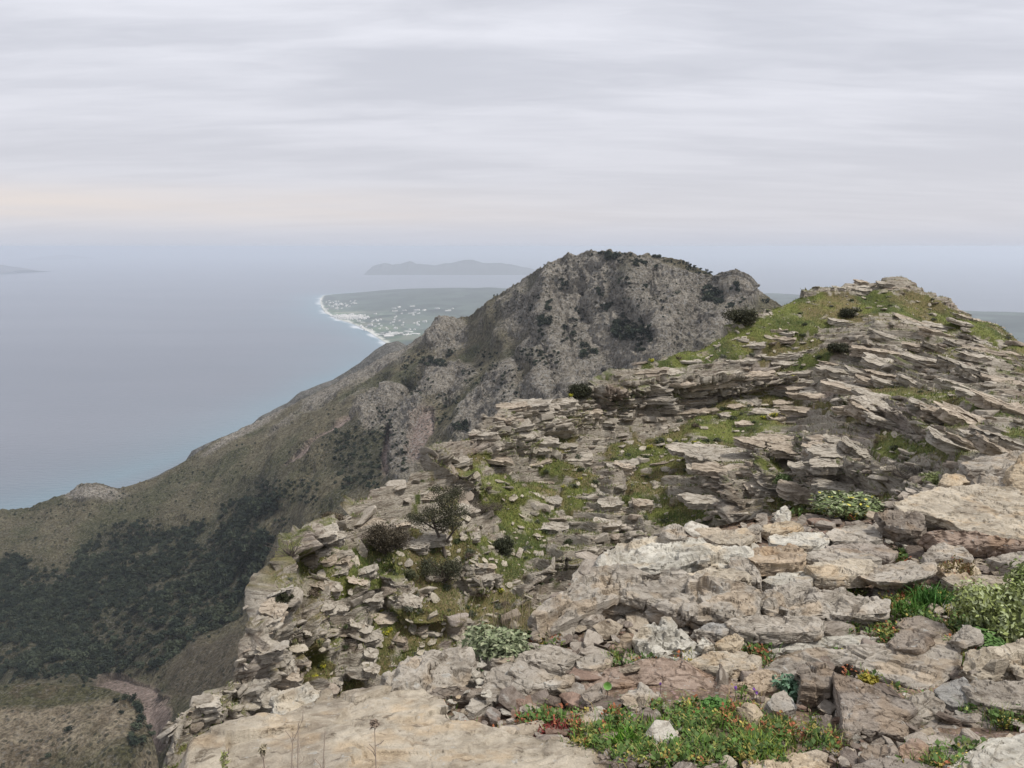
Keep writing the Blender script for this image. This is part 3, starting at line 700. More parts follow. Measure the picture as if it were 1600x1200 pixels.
# ------------------------------------------------------------------ the bold ledges of the ridge: long tilted beds standing out of the slope
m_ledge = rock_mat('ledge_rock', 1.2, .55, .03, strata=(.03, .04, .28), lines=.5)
def ledge(p, length, width, thick, yaw, dip, tilt, seed):
    r_ = np.random.RandomState(seed); d_ = np.linalg.norm(p); nth = int(np.clip(2.6 * (length + width) * 788 / d_ / 1.5, 60, 360)); ntop = int(np.clip(width * 788 / d_ * .25, 5, 24)); nside = int(np.clip(thick * 788 / d_ / 1.1, 6, 40))
    th_ = np.linspace(0, 2 * math.pi, nth, endpoint=False); e_ = .55
    bx0 = np.sign(np.cos(th_)) * np.abs(np.cos(th_)) ** e_ * length / 2; by0 = np.sign(np.sin(th_)) * np.abs(np.sin(th_)) ** e_ * width / 2
    jag = 1 + .20 * fbm(np.stack([bx0 / .8, by0 / .8, 0 * bx0 + seed], -1), 4, seed) + .10 * np.sign(fbm(np.stack([bx0 / .4, by0 / .4, 0 * bx0 + seed], -1), 2, seed + 1))
    bx0 *= jag; by0 *= jag
    ax = C3(math.cos(yaw) * math.cos(dip), math.sin(yaw) * math.cos(dip), -math.sin(dip)); ay = C3(-math.sin(yaw), math.cos(yaw), tilt); ay -= ax * (ax @ ay); ay /= np.linalg.norm(ay); az_ = np.cross(ax, ay)
    rows = []
    for s_ in np.linspace(.03, 1, ntop): rows.append(np.stack([bx0 * s_, by0 * s_, 0 * bx0], -1))
    idx = (np.arange(nth) * 1.0)
    for k in range(1, nside + 1):
        f = k / nside; z = -thick * f; kk = np.floor((z + .05 * fbm(np.stack([bx0, by0, 0 * bx0], -1), 2, seed + 2)) / (thick * .16 + .02)).astype(np.int64)
        ho = h3(kk, 0 * kk, 0 * kk, seed) * .7 + h3(kk, np.floor(idx / nth * 14 + h3(kk, kk, kk, seed) * 4).astype(np.int64), 0 * kk, seed + 3) * .6
        off = 1 - (ho * .30 * min(thick, .4) - .02) / (width * .5) * 1.2
        rows.append(np.stack([bx0 * off, by0 * off, np.full(nth, z)], -1))
    Lc = np.array(rows); istop = (np.arange(len(rows)) < ntop)[:, None]
    hq = fbm(Lc / (.5, .35, .5) + seed, 4, seed + 5) * 3.4; Lc[..., 2] += np.where(istop, np.floor(hq) * .035 + .02 * fbm(Lc / .12, 2, seed + 6), 0)
    W = p + Lc[..., :1] * ax + Lc[..., 1:2] * ay + Lc[..., 2:] * az_
    W += (fbm(W / .5, 3, seed + 7) * .05)[..., None] * C3(.5, .5, 1)
    V1 = np.vstack([W.reshape(-1, 3), W[0].mean(0)[None]]); c0 = len(V1) - 1
    fa = gridfaces(len(rows), nth, True); i_ = np.arange(nth); cap = np.stack([(i_ + 1) % nth, i_, np.full(nth, c0), np.full(nth, c0)], -1)
    t0_ = C3(.40, .372, .325) * r_.uniform(.85, 1.12) * (C3(1.03, .97, .92) if r_.rand() < .3 else 1)
    cc = t0_ * (1 + .2 * fbm(V1 / .5, 3, seed + 8)[:, None])
    o = mesh_np('outcrop_ledge', V1, fa[:, ::-1], m_ledge, cc)
    import bmesh
    bm = bmesh.new(); bm.from_mesh(o.data); bm.verts.ensure_lookup_table()
    for i in range(nth): bm.faces.new((bm.verts[i], bm.verts[(i + 1) % nth], bm.verts[c0])).smooth = True
    nb_ = (len(rows) - 1) * nth
    try: bm.faces.new([bm.verts[nb_ + i] for i in range(nth)])
    except Exception: pass
    bmesh.ops.recalc_face_normals(bm, faces=bm.faces); bm.to_mesh(o.data); bm.free()
    for e_2 in (o.data.polygons,): e_2.foreach_set('use_smooth', np.zeros(len(e_2), bool))
    rg = region(p); recenter(o)
    tag(o, ('long ' if length > 2.6 else 'short ') + ('thick ' if thick > .33 else 'thin ') + ('tilted ' if abs(dip) > .2 else 'level ') + 'rock ledge ' + rg, 'rock', 'ledges ' + rg)
def on_rel(px, py): return on_ridge(px, py)[0]
r = np.random.RandomState(4242); sd = 0
LEDG = [ # x0, x1, y0, y1, number, length, width, thickness, dip, grid jitter
 (1300,1590,505,600,26,(1.3,3.6),(.8,1.4),(.2,.5),(.02,.34)), (1340,1600,600,720,20,(1.4,3.4),(.8,1.4),(.2,.5),(.18,.48)), (1090,1330,688,790,26,(1.2,3.2),(.7,1.2),(.25,.55),(-.05,.14)),
 (965,1285,580,650,34,(1.4,3.6),(.6,1.1),(.18,.38),(-.10,.06)), (700,930,632,730,18,(1.0,2.4),(.6,1.0),(.16,.34),(-.08,.10)), (1290,1430,440,464,10,(1.0,2.2),(.6,1.0),(.2,.4),(-.03,.15)), (1440,1600,470,560,10,(1.4,3.4),(.7,1.2),(.15,.3),(.2,.4)),
 (840,1050,730,860,12,(1.0,2.2),(.6,1.0),(.25,.5),(-.1,.2)), (560,720,750,880,8,(.9,2.0),(.6,1.0),(.25,.45),(-.2,.1)), (1050,1250,500,570,10,(1.2,2.6),(.6,1.0),(.12,.28),(-.05,.1)), (1270,1400,600,680,6,(1.4,3),(.7,1.2),(.2,.4),(.05,.3)),
 (396,440,900,1110,12,(.6,1.1),(.4,.8),(.25,.6),(-.3,.3)), (450,520,860,1080,14,(.5,1.0),(.4,.7),(.2,.5),(-.3,.3)), (530,575,880,1070,10,(.5,1.0),(.4,.7),(.25,.55),(-.3,.3)), (590,670,900,1010,9,(.6,1.1),(.4,.7),(.2,.45),(-.3,.3)), (722,765,820,925,7,(.6,1.1),(.4,.7),(.25,.5),(-.3,.3)), (300,380,1070,1190,8,(.5,1.0),(.4,.7),(.2,.5),(-.3,.3)), (470,690,770,850,8,(.7,1.4),(.5,.8),(.2,.4),(-.3,.2)), (940,1240,636,668,14,(.8,2.0),(.5,.9),(.15,.3),(-.1,.1))]
for (x0, x1, y0, y1, n_l, Lr, Wr, Tr, Dr) in LEDG:
    k_ = 0; tries = 0
    while k_ < n_l and tries < n_l * 8:
        tries += 1; x, y = r.uniform(x0, x1), r.uniform(y0, y1)
        if y < np.interp(x, [c[0] for c in CT], [c[1] for c in CT]) + 3: continue
        p_, n__ = on_ridge(x, y)
        if abs(proj(p_)[1] - y) > 6: continue
        th_k = r.uniform(*Tr); sd += 1; k_ += 1
        pp = p_ + C3(0, .25 * r.uniform(*Wr), th_k * r.uniform(.35, .65)); dpth = np.linalg.norm(p_)
        sc__ = min(1.0, dpth / 34) if x > 770 else .85
        if x < 770: pp = p_ + C3(.22, .12, th_k * .25)
        ledge(pp, r.uniform(*Lr) * sc__, r.uniform(*Wr) * sc__, th_k * sc__, r.normal(0, .22), r.uniform(*Dr), .16 + r.normal(0, .06), 3000 + sd)
print('stones', time.time() - T0)

# ================================================================== the ground at our feet
GT = [(292,1165,2.85),(330,1140,2.95),(430,1095,3.1),(520,1085,3.15),(600,1062,3.3),(640,1040,3.5),(700,1022,3.7),(780,1000,3.9),(830,965,4.2),(860,930,4.5),(900,885,5.0),(935,855,5.5),(1000,836,6.0),(1060,826,6.4),(1150,808,7.0),(1200,800,7.6),(1290,790,8.2),(1340,785,8.2),(1400,770,8),(1480,752,8.6),(1540,735,9.5),(1600,720,10),(1700,700,11),(1950,700,11.5),(2300,720,12)]
GI = [(300,1200,2.25),(800,1200,2.27),(1400,1200,2.27),(600,1080,3.1),(900,1080,3.1),(1300,1080,3.1),(900,1000,3.75),(900,960,4.1),(1200,960,4.3),(1500,960,4.2),(1000,850,5.9),(1200,900,5.0),(1300,850,6.0),(1450,800,7),(1600,800,7),(1500,880,5.3),(1050,1000,3.75),(1400,1040,3.4)]
GB = [(292,1330),(360,1330),(450,1330),(600,1330),(700,1330),(800,1330),(900,1330),(1000,1330),(1100,1330),(1200,1330),(1300,1330),(1400,1330),(1500,1330),(1600,1330),(1760,1330),(2000,1330),(2300,1330)]
G = build_patch(GT, GB, GI, 640, 330, (), [(.12, .25), (.2, .8), (.3, 2.2), (.2, 5), (-.5, 12)], dens=np.linspace(0, 1, 330))
rbG = RBF(GT + GI)
n_ = gridnormals(G.V)
if n_[150, 300, 2] < 0: n_ = -n_
G.V = G.V + n_ * ((fbm(G.V / .45, 3, 301) * .03 + fbm(G.V / .07, 3, 305) * .010 - .065) * (G.T >= 0) + ridged(G.V / .5, 3, 307) * .15 * (G.T < 0))[..., None]
sk = (G.T < 0)[..., None]
m_soil, N, bs = new_mat('stony_soil')
p = pos(N); t = attr(N, 'tint'); a = N.noise(p, 14, 6, .7); v1 = N.voro(p, 38); v2 = N.voro(p, 95)
grav = N.voro(p, 38, out=1)
c_ = N.mix(N.ramp(a, .3, .7), N.mix(1, t, (.6, .56, .5), 'MULTIPLY'), N.mix(1, t, (1.5, 1.4, 1.3), 'MULTIPLY'))
c_ = N.mix(N.ramp(v1, .45, .25, 0, .6), c_, N.mix(.3, (.30, .25, .21), grav, 'SOFT_LIGHT'))
N.set(bs, 'Base Color', c_); N.set(bs, 'Roughness', .95)
bump(N, bs, N.math('ADD', N.math('MULTIPLY', v1, -1.0), N.math('ADD', N.math('MULTIPLY', v2, -.5), a)), .012)
gcol = C3(.15, .11, .08) * (1 + .3 * fbm(G.V / .3, 3, 311)[..., None])
gro = mesh_np('ground', G.V, gridfaces(*G.PX.shape), m_soil, gcol * (1 - sk) + C3(.3, .26, .22) * sk); tag(gro, kind='structure')
gqx, gqy, gqd = proj(G.V)
gV = G.V[G.nb:].reshape(-1, 3); gx = gqx[G.nb:].ravel(); gy = gqy[G.nb:].ravel()
def on_ground(px, py):
    return P(px, py, float(rbG(np.array([px]), np.array([py]))[0]))

# ------------------------------------------------------------------ the big near stones
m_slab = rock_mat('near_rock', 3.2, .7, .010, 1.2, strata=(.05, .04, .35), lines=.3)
TINTS = {'grey': (.36, .325, .285), 'beige': (.43, .375, .30), 'pale': (.50, .48, .43), 'red': (.285, .205, .165), 'purple': (.27, .232, .205), 'orange': (.37, .285, .205), 'dark': (.20, .165, .14), 'blue': (.31, .31, .31), 'tan': (.47, .38, .27)}
def facet(u, v, seed):
    iu = np.floor(u).astype(np.int64); iv = np.floor(v).astype(np.int64); z0 = 0 * iu; best = np.full(u.shape, 9.0); DX = np.zeros(u.shape); DY = DX.copy(); A_ = DX.copy(); B_ = DX.copy()
    for a in (-1, 0, 1):
        for b2 in (-1, 0, 1):
            dx = u - (iu + a + h3(iu + a, iv + b2, z0, seed)); dy = v - (iv + b2 + h3(iu + a, iv + b2, z0, seed + 5)); d = np.hypot(dx, dy); nr = d < best
            best = np.where(nr, d, best); DX = np.where(nr, dx, DX); DY = np.where(nr, dy, DY); A_ = np.where(nr, h3(iu + a, iv + b2, z0, seed + 7), A_); B_ = np.where(nr, h3(iu + a, iv + b2, z0, seed + 9), B_)
    return DX, DY, A_, B_
slabs_top = []                                        # polygons used to keep plants off the stone
def slab(name, label, cat, poly, Yf, Yb, t, tint, seed, tilt=0.0, rough=1.0, taper=.04, group=None, lift=0.0, dome=.0, lump=.0, strat=1.0):
    """a stone whose upper face has the outline `poly`; the outline is carried to the stone's own plane, then given thickness, broken edges and ledges"""
    pl = np.array(poly, float); y0, y1 = pl[:, 1].min(), pl[:, 1].max(); cx = pl[:, 0].mean()
    perim = np.hypot(*(np.roll(pl, -1, 0) - pl).T).sum(); size = math.sqrt(max(np.ptp(pl[:, 0]) * np.ptp(pl[:, 1]), 30))
    nth = int(np.clip(perim * .64 / 1.6, 40, 560))
    cl = np.vstack([pl, pl[:1]]); dd = np.concatenate([[0], np.cumsum(np.hypot(*np.diff(cl, axis=0).T))])
    sp = np.linspace(0, dd[-1], nth, endpoint=False)
    bx_ = np.interp(sp, dd, cl[:, 0]); by2 = np.interp(sp, dd, cl[:, 1])
    jag = fbm(np.stack([bx_ / 34, by2 / 34, 0 * bx_ + seed], -1), 4, seed) * size * .035 * rough
    ccx, ccy = bx_.mean(), by2.mean(); rr_ = np.hypot(bx_ - ccx, by2 - ccy) + 1e-6
    bx_ = bx_ + (bx_ - ccx) / rr_ * jag; by2 = by2 + (by2 - ccy) / rr_ * jag
    def unp(px, py):
        f = (py - y0) / max(y1 - y0, 1); iy = (1 - f) / Yb + f / Yf + tilt * (px - cx) / 1000.0
        return P(px, py, 1 / iy)
    B = unp(bx_, by2); Cc = B.mean(0)
    nrm_ = np.linalg.svd(B - Cc)[2][2]; nrm_ = nrm_ if nrm_[2] > 0 else -nrm_
    # keep the plane sensible
    Cc = unp(np.array([ccx]), np.array([ccy]))[0]
    Rm = np.linalg.norm(B - Cc, axis=1)
    ntop = int(np.clip(size * .64 / 2.4, 10, 120)); w_ = t * F / ((Yf + Yb) / 2) * .64
    nside = int(np.clip(w_ / 1.3, 8, 90))
    st = 1 - (1 - np.linspace(0.02, 1, ntop)) ** 1.25
    rows = []; lev = []
    edge = min(.12 * t, .012)
    for s_ in st:
        q = Cc + (B - Cc) * s_
        dn_ = np.clip((s_ * Rm - (Rm - edge * 1.6)) / (edge * 1.6 + 1e-6), 0, 1)
        q = q - nrm_ * (edge * (1 - np.sqrt(1 - dn_ ** 2 * .96)))[:, None] + nrm_ * dome * (1 - s_ ** 2)
        rows.append(q); lev.append(np.full(nth, 0.0))
    u_ = (B - Cc); u_ -= np.outer(u_ @ nrm_, nrm_); u_ /= np.linalg.norm(u_, axis=1, keepdims=True) + 1e-9
    down = nrm_ * .75 + np.array([0, 0, .25]); down /= np.linalg.norm(down)
    for k in range(1, nside + 1):
        f = k / nside
        q = B - down * (edge + (t - edge) * f) + u_ * (taper * t * f * 2)
        ph = (q @ nrm_) / (.028 * strat + t * .06) + .8 * fbm(q * 3, 2, seed + 4)
        kk = np.floor(ph).astype(np.int64); ff = ph - kk
        ho = h3(kk, 0 * kk, 0 * kk, seed) * .6 + h3(kk, np.floor(sp / (perim * .07) + h3(kk, kk, kk, seed) * 5).astype(np.int64), 0 * kk, seed + 2) * .5
        a_ = np.minimum(t * .30, .05) * rough * min(1, f * 4)
        q = q + u_ * (a_ * (ho - .55) * (1 - np.abs(2 * ff - 1) ** 6 * .8))[:, None]
        rows.append(q)
    rows.append(Cc + (rows[-1] - Cc) * .55 - nrm_ * 0); rows[-1] = rows[-2] * .6 + (rows[-2].mean(0)) * .4 - down * .02
    Vv = np.array(rows)
    nn = np.cross(np.roll(Vv, -1, 1) - np.roll(Vv, 1, 1), np.gradient(Vv, axis=0)); nn /= np.linalg.norm(nn, axis=-1, keepdims=True) + 1e-12
    if nn[ntop // 2, :, :].mean(0) @ nrm_ < 0: nn = -nn
    sc_ = max(size / 300, .25) * (Yf / 3)
    so_ = seed * 3.7
    if lump: Vv = Vv + nn * (lump * ridged((Vv + so_) / (.22 * max(sc_, .6)), 3, seed + 6))[..., None]
    Vv = Vv + nn * (fbm((Vv + so_) / (.30 * sc_ + .1), 4, seed + 7) * .012 * sc_ * rough)[..., None]
    hq = fbm((Vv + so_) * (1, 1, 1) / (.20 * sc_ + .08), 4, seed + 8, .55) * 3.2; hf = hq - np.floor(hq)
    stepz = (np.floor(hq) + smooth(.60 if seed == 500 else .80, 1, hf)) * .0085 * rough * (.6 + sc_)
    istop = (np.arange(len(Vv)) < ntop)[:, None]
    Vv = Vv + nrm_ * (stepz * istop * (np.concatenate([st, np.ones(len(Vv) - ntop)])[:, None] < .985))[..., None]
    Vv = Vv + nn * (fbm((Vv + so_) / .035, 3, seed + 9) * .0035 * rough)[..., None]
    bn_ = C3(.28, -.30, .91); fs = (Vv @ bn_) / (.035 * (.5 + sc_)) + .9 * fbm((Vv + so_) / .25, 3, seed + 20); fk = np.floor(fs); fk_ = fk.astype(np.int64)
    Vv = Vv + nn * (((h3(fk_, 0 * fk_, 0 * fk_, seed + 21) - .5) * .045 * (name == 'outcrop' or lump > 0) + (h3(fk_, 0 * fk_, 0 * fk_, seed + 21) - .5) * .010 * (seed != 500)) * smooth(.5, .3, np.abs(fs - fk - .5)))[..., None] * rough
    cs_ = .16 * sc_ + .05
    _, ce, cid_ = worley2((Vv[..., 0] + so_) / cs_ + .4 * fbm((Vv + so_) / .1, 2, seed + 13), (Vv[..., 1] + .6 * Vv[..., 2]) / (cs_ * .7), np.floor(Vv[..., 2] / .09), seed + 14)
    Vv = Vv + nn * ((cid_ - .5) * .010 * min(sc_ + .2, 1.2) * rough - .008 * rough * smooth(.10, .0, ce))[..., None]
    # each joint-bounded facet leans its own way
    ga, gb = (Vv[..., 0] * .8 + Vv[..., 1] * .6 + so_) / (cs_ * 2.2) + .25 * fbm((Vv + so_) / .3, 2, seed + 31), (Vv[..., 1] * .8 - Vv[..., 0] * .6 + Vv[..., 2] * .9) / (cs_ * 1.5)
    dA, dB, tA, tB = facet(ga, gb, seed + 33)
    Vv = Vv + nn * ((tA - .5) * dA + (tB - .5) * dB)[..., None] * min(.085, t * .7) * min(sc_ + .3, 1.2) * rough
    cr = ridged((Vv + so_) * (1, 1, .3) / (.34 * max(sc_, .5)), 2, seed + 10)
    Vv = Vv - nn * (smooth(.86, .97, cr) * .018 * rough * min(1, t / .08))[..., None]
    Vv[..., 2] += lift
    cv_ = np.array([ccx, ccy])
    fa = gridfaces(len(rows), nth, True)
    base = (np.array(TINTS[tint]) * .8 + C3(.40, .36, .29) * .2) * C3(1.04, 1.07, 1.10); j = fbm((Vv + so_) / .22, 4, seed + 11)[..., None]; j2 = smooth(.05, .4, fbm((Vv + so_) / .13, 4, seed + 12))[..., None]
    j3 = smooth(.15, .4, fbm((Vv + so_) / .4, 4, seed + 15))[..., None]
    colr = base * (1 + .30 * j); colr = colr * (1 - .5 * j2) + colr * C3(1.05, .88, .68) * .5 * j2; colr = colr * (1 - .45 * j3) + colr * C3(.72, .70, .70) * .45 * j3
    Vall = np.vstack([Vv.reshape(-1, 3), Vv[0].mean(0)]); n0i = len(Vall) - 1
    cc_ = np.vstack([colr.reshape(-1, 3), colr.reshape(-1, 3)[:1]])
    cap = np.array([[i, (i + 1) % nth, n0i, n0i] for i in range(nth)])
    me_f = fa
    o = mesh_np(name, Vall, np.vstack([me_f]), m_slab, cc_)
    # close the middle with triangles
    import bmesh
    bm = bmesh.new(); bm.from_mesh(o.data); bm.verts.ensure_lookup_table()
    for i in range(nth): bm.faces.new((bm.verts[(i + 1) % nth], bm.verts[i], bm.verts[n0i])).smooth = True
    for f_ in bm.faces: f_.smooth = seed == 500
    nb_ = (len(rows) - 1) * nth
    try: bm.faces.new([bm.verts[nb_ + i] for i in range(nth)])
    except Exception: pass
    bmesh.ops.recalc_face_normals(bm, faces=bm.faces); bm.to_mesh(o.data); bm.free()
    recenter(o); tag(o, label, cat, group); slabs_top.append((pl, t * F / Yf))
    return o
SL = [
 # name, label, poly, Yf, Yb, t, tint, kwargs
 ('rock_slab','broad beige slab with smooth orange-stained top along the bottom edge of the view','slab',[(288,1175),(300,1150),(350,1132),(400,1120),(440,1116),(500,1085),(560,1074),(640,1068),(690,1088),(705,1120),(760,1124),(800,1142),(850,1150),(900,1158),(940,1152),(985,1180),(1050,1192),(1100,1210),(1100,1320),(290,1320)],1.9,3.15,.16,'beige',dict(rough=.55,taper=.3)),
 ('rock_slab','pale cracked block leaning at the cliff edge behind the big beige slab','rock',[(428,1092),(445,1078),(478,1064),(505,1076),(520,1090),(530,1110),(490,1116),(430,1118)],3.1,3.35,.35,'pale',dict(tilt=0)),
 ('boulder','lumpy light grey boulder beside the leafy plant on the cliff edge','rock',[(603,1060),(608,1048),(640,1030),(680,1020),(735,1016),(742,1040),(720,1060),(680,1078),(640,1084),(606,1080)],3.05,3.5,.28,'grey',dict(lump=.03,dome=.03)),
 ('rock_slab','dark thin slab lying on the big beige slab','slab',[(614,1086),(660,1076),(720,1070),(762,1074),(760,1084),(700,1088),(650,1096),(618,1096)],3.0,3.12,.035,'dark',{}),
 ('boulder','square-cut grey boulder with a dark shaded front and pale lichen blotch','rock',[(724,1112),(738,1088),(752,1062),(772,1040),(800,1028),(845,1036),(888,1040),(903,1052),(897,1068),(850,1072),(800,1082),(765,1102),(740,1120)],2.95,3.35,.19,'grey',dict(rough=1,taper=.02)),
 ('rock_slab','long reddish purple slab in the middle of the near ground','slab',[(898,1066),(925,1048),(965,1038),(1000,1026),(1035,1022),(1060,1030),(1095,1048),(1130,1058),(1165,1068),(1175,1090),(1130,1092),(1085,1086),(1040,1074),(1000,1066),(950,1072),(912,1078)],3.15,3.5,.07,'red',dict(rough=.9)),
 ('rock','rusty red rounded rock beside the small blue-green plant','rock',[(1152,1068),(1172,1050),(1196,1044),(1222,1052),(1230,1066),(1214,1078),(1180,1082)],3.15,3.3,.07,'orange',dict(dome=.015)),
 ('rock_slab','wide flat grey slab overhanging a shadowed gap right of centre','slab',[(1184,1040),(1215,1022),(1260,1014),(1320,1010),(1380,1004),(1440,998),(1482,1000),(1504,1018),(1500,1042),(1470,1064),(1440,1078),(1400,1064),(1350,1044),(1310,1030),(1275,1026),(1252,1040),(1235,1050),(1200,1052)],3.25,3.75,.09,'grey',dict(taper=-.3)),
 ('rock','dark brown block under the end of the overhanging grey slab','rock',[(1246,1040),(1262,1030),(1300,1038),(1312,1052),(1296,1070),(1252,1068)],3.05,3.25,.13,'dark',{}),
 ('rock_slab','thin pale slab with grass in its front crack, behind the overhanging grey slab','slab',[(1192,1008),(1230,996),(1290,990),(1350,991),(1378,998),(1360,1006),(1290,1010),(1240,1018),(1200,1020)],3.75,3.95,.05,'pale',{}),
 ('rock_slab','pointed triangular slab tilted up with a sharp left edge','slab',[(1300,1046),(1345,1062),(1385,1078),(1425,1092),(1432,1104),(1412,1116),(1424,1150),(1380,1142),(1345,1134),(1322,1150),(1312,1106)],2.65,3.1,.13,'purple',dict(tilt=.02,rough=.7)),
 ('rock_slab','striped brown slab lying low near the bottom right','slab',[(1436,1140),(1455,1126),(1482,1114),(1530,1108),(1558,1108),(1562,1120),(1556,1138),(1510,1142),(1476,1150),(1450,1156)],2.72,2.92,.05,'purple',{}),
 ('rock','smooth grey tile-like stone among green leaves','stone',[(1460,1078),(1480,1064),(1504,1058),(1518,1072),(1532,1090),(1512,1102),(1488,1104),(1470,1092)],2.95,3.12,.035,'blue',dict(rough=.6)),
 ('boulder','big folded beige boulder cut by the right edge of the view','rock',[(1500,1040),(1515,1022),(1560,1008),(1600,1003),(1700,996),(1720,1060),(1640,1062),(1600,1052),(1570,1044),(1545,1052),(1520,1058),(1503,1052)],3.15,3.6,.15,'beige',dict(rough=1.3,lump=.012)),
 ('rock_slab','white-veined pale slab in the bottom right corner','slab',[(1450,1210),(1480,1186),(1515,1168),(1545,1152),(1600,1142),(1700,1130),(1700,1300),(1430,1300)],2.0,2.6,.1,'pale',dict(rough=.7)),
 ('rock','blue-grey angular stone standing beside the tan cobble','stone',[(1197,1096),(1210,1084),(1226,1076),(1238,1090),(1246,1106),(1222,1112),(1204,1108)],2.9,3.02,.05,'blue',dict(rough=.5)),
 ('cobble','rounded tan cobble among green herbs','stone',[(1150,1106),(1165,1098),(1182,1102),(1195,1118),(1196,1132),(1178,1132),(1160,1120)],2.75,2.9,.06,'tan',dict(dome=.03,rough=.4)),
 ('outcrop','massive lichen-stained outcrop with a dark undercut face at the cliff edge','rock',[(836,985),(846,962),(872,930),(902,893),(950,888),(1000,888),(1050,896),(1095,906),(1120,925),(1130,952),(1095,962),(1050,955),(1005,942),(965,932),(930,932),(905,952),(880,975),(856,990)],3.85,4.6,.30,'grey',dict(rough=1.4,taper=-.15)),
 ('rock','rounded dark-fronted rock wedged between the two big outcrops','rock',[(1085,930),(1092,912),(1118,900),(1150,905),(1180,915),(1195,935),(1180,955),(1150,965),(1110,955)],4.0,4.5,.22,'grey',dict(rough=1.2,dome=.02)),
 ('outcrop','long rounded outcrop with a stained front above the red-green herbs','rock',[(1178,925),(1215,914),(1255,915),(1300,924),(1350,928),(1385,936),(1378,952),(1335,960),(1290,958),(1250,962),(1215,956),(1188,944)],4.05,4.5,.22,'grey',dict(rough=1.3,dome=.02)),
 ('outcrop','pale wavy-layered outcrop ledge at the cliff edge behind the massive one','rock',[(936,884),(942,862),(965,848),(1000,842),(1045,838),(1090,842),(1130,850),(1160,858),(1168,870),(1130,878),(1080,880),(1040,888),(1000,890),(960,896)],4.7,5.6,.16,'pale',dict(rough=1.4,strat=.6)),
 ('rock','small lumpy grey rock perched on the pale ledge','stone',[(1036,832),(1044,820),(1060,818),(1072,826),(1072,838),(1050,842)],5.4,5.7,.11,'grey',dict(rough=1.3)),
 ('rock','orange-topped angular rock lying on the ledges','rock',[(1158,864),(1178,854),(1210,850),(1242,850),(1262,864),(1252,876),(1215,878),(1180,876)],4.9,5.3,.10,'orange',{}),
 ('rock','tilted grey triangular rock left of the orange-topped one','rock',[(1138,872),(1150,864),(1172,872),(1188,892),(1190,908),(1165,906),(1145,898)],4.6,5.0,.09,'grey',{}),
 ('rock_slab','flat beige slab between the ledges right of the orange-topped rock','slab',[(1260,884),(1290,874),(1330,870),(1362,876),(1372,886),(1350,896),(1310,900),(1275,898)],4.7,5.1,.09,'beige',{}),
 ('rock_slab','grey slab overhanging deep shade beside bright green grass','slab',[(1338,898),(1352,886),(1385,880),(1430,876),(1464,878),(1466,890),(1450,902),(1410,908),(1370,908)],4.6,5.0,.07,'grey',dict(taper=-.5)),
 ('rock_slab','gable-shaped grey slab resting on a reddish block','slab',[(1438,866),(1455,852),(1474,846),(1500,852),(1522,870),(1518,878),(1480,874),(1462,876),(1450,884)],5.0,5.4,.05,'grey',{}),
 ('rock','flat reddish block under the gable-shaped slab','rock',[(1462,884),(1485,878),(1520,880),(1534,892),(1520,900),(1480,900)],4.8,5.1,.07,'tan',{}),
 ('rock','dark layered block standing in front of the largest flat slab','rock',[(1372,802),(1385,796),(1420,796),(1442,806),(1450,820),(1440,828),(1405,824),(1384,814)],5.7,6.1,.13,'dark',dict(rough=1.2)),
 ('rock_slab','largest flat beige slab at the right side with a cracked front','slab',[(1398,786),(1425,776),(1465,764),(1510,757),(1560,757),(1600,764),(1720,772),(1720,840),(1640,842),(1590,840),(1545,834),(1505,826),(1480,812),(1445,802),(1410,800)],5.6,7.1,.09,'beige',dict(rough=1.0,taper=-.1)),
 ('rock','red-brown layered block under the front of the largest flat slab','rock',[(1440,832),(1480,828),(1520,832),(1560,838),(1610,842),(1700,846),(1700,858),(1600,856),(1540,854),(1470,850)],5.45,5.6,.10,'red',dict(rough=1.2)),
 ('rock_slab','grey slab lying in front of the pale leafy bush','slab',[(1290,832),(1320,820),(1360,818),(1378,830),(1380,842),(1340,846),(1300,844)],5.7,6.2,.07,'grey',{}),
 ('rock_slab','flat brownish slab left of the dark layered block','slab',[(1290,852),(1330,846),(1380,850),(1404,862),(1390,872),(1340,868),(1300,866)],5.3,5.7,.04,'purple',{}),
 ('rock_slab','long pale slab strip running below the grass patch','slab',[(1200,838),(1240,830),(1285,832),(1300,842),(1280,852),(1230,852),(1205,848)],5.6,6.1,.06,'pale',{}),
 ('boulder','yellowish leaning boulder cut by the right edge','rock',[(1576,752),(1582,728),(1596,706),(1625,690),(1700,690),(1700,770),(1620,778),(1590,772)],7.2,7.8,.3,'tan',dict(dome=.03)),
 ('boulder','small yellow-topped boulder behind the largest flat slab','rock',[(1466,752),(1474,742),(1494,738),(1510,742),(1514,752),(1500,758),(1480,758)],7.8,8.3,.16,'tan',dict(dome=.03)),
 ('rock_slab','stack-layered grey slab above the yellow-topped boulder','slab',[(1500,722),(1530,712),(1570,706),(1610,700),(1680,700),(1660,716),(1600,726),(1550,732),(1515,732)],8.6,9.5,.2,'grey',dict(rough=1.2)),
 ('rock','pale pointed stone at the foot of the dark crag','stone',[(1206,806),(1214,796),(1228,790),(1236,798),(1234,812),(1216,814)],7.3,7.6,.12,'pale',{}),
 ('rock_slab','flat tan slab left of the grass patch below the crag','slab',[(1186,824),(1205,816),(1240,814),(1256,820),(1240,828),(1205,832)],6.4,6.9,.07,'tan',{}),
 ('rock','small upright grey stone beside the flat tan slab','stone',[(1166,826),(1176,816),(1188,820),(1190,832),(1174,836)],6.2,6.5,.08,'grey',{}),
 ('rock','white crystalline lumpy rock at the foot of the massive outcrop','rock',[(990,1008),(998,988),(1018,976),(1045,978),(1070,988),(1084,1000),(1072,1012),(1040,1016),(1010,1020)],3.55,3.8,.09,'pale',dict(lump=.015,rough=1.3)),
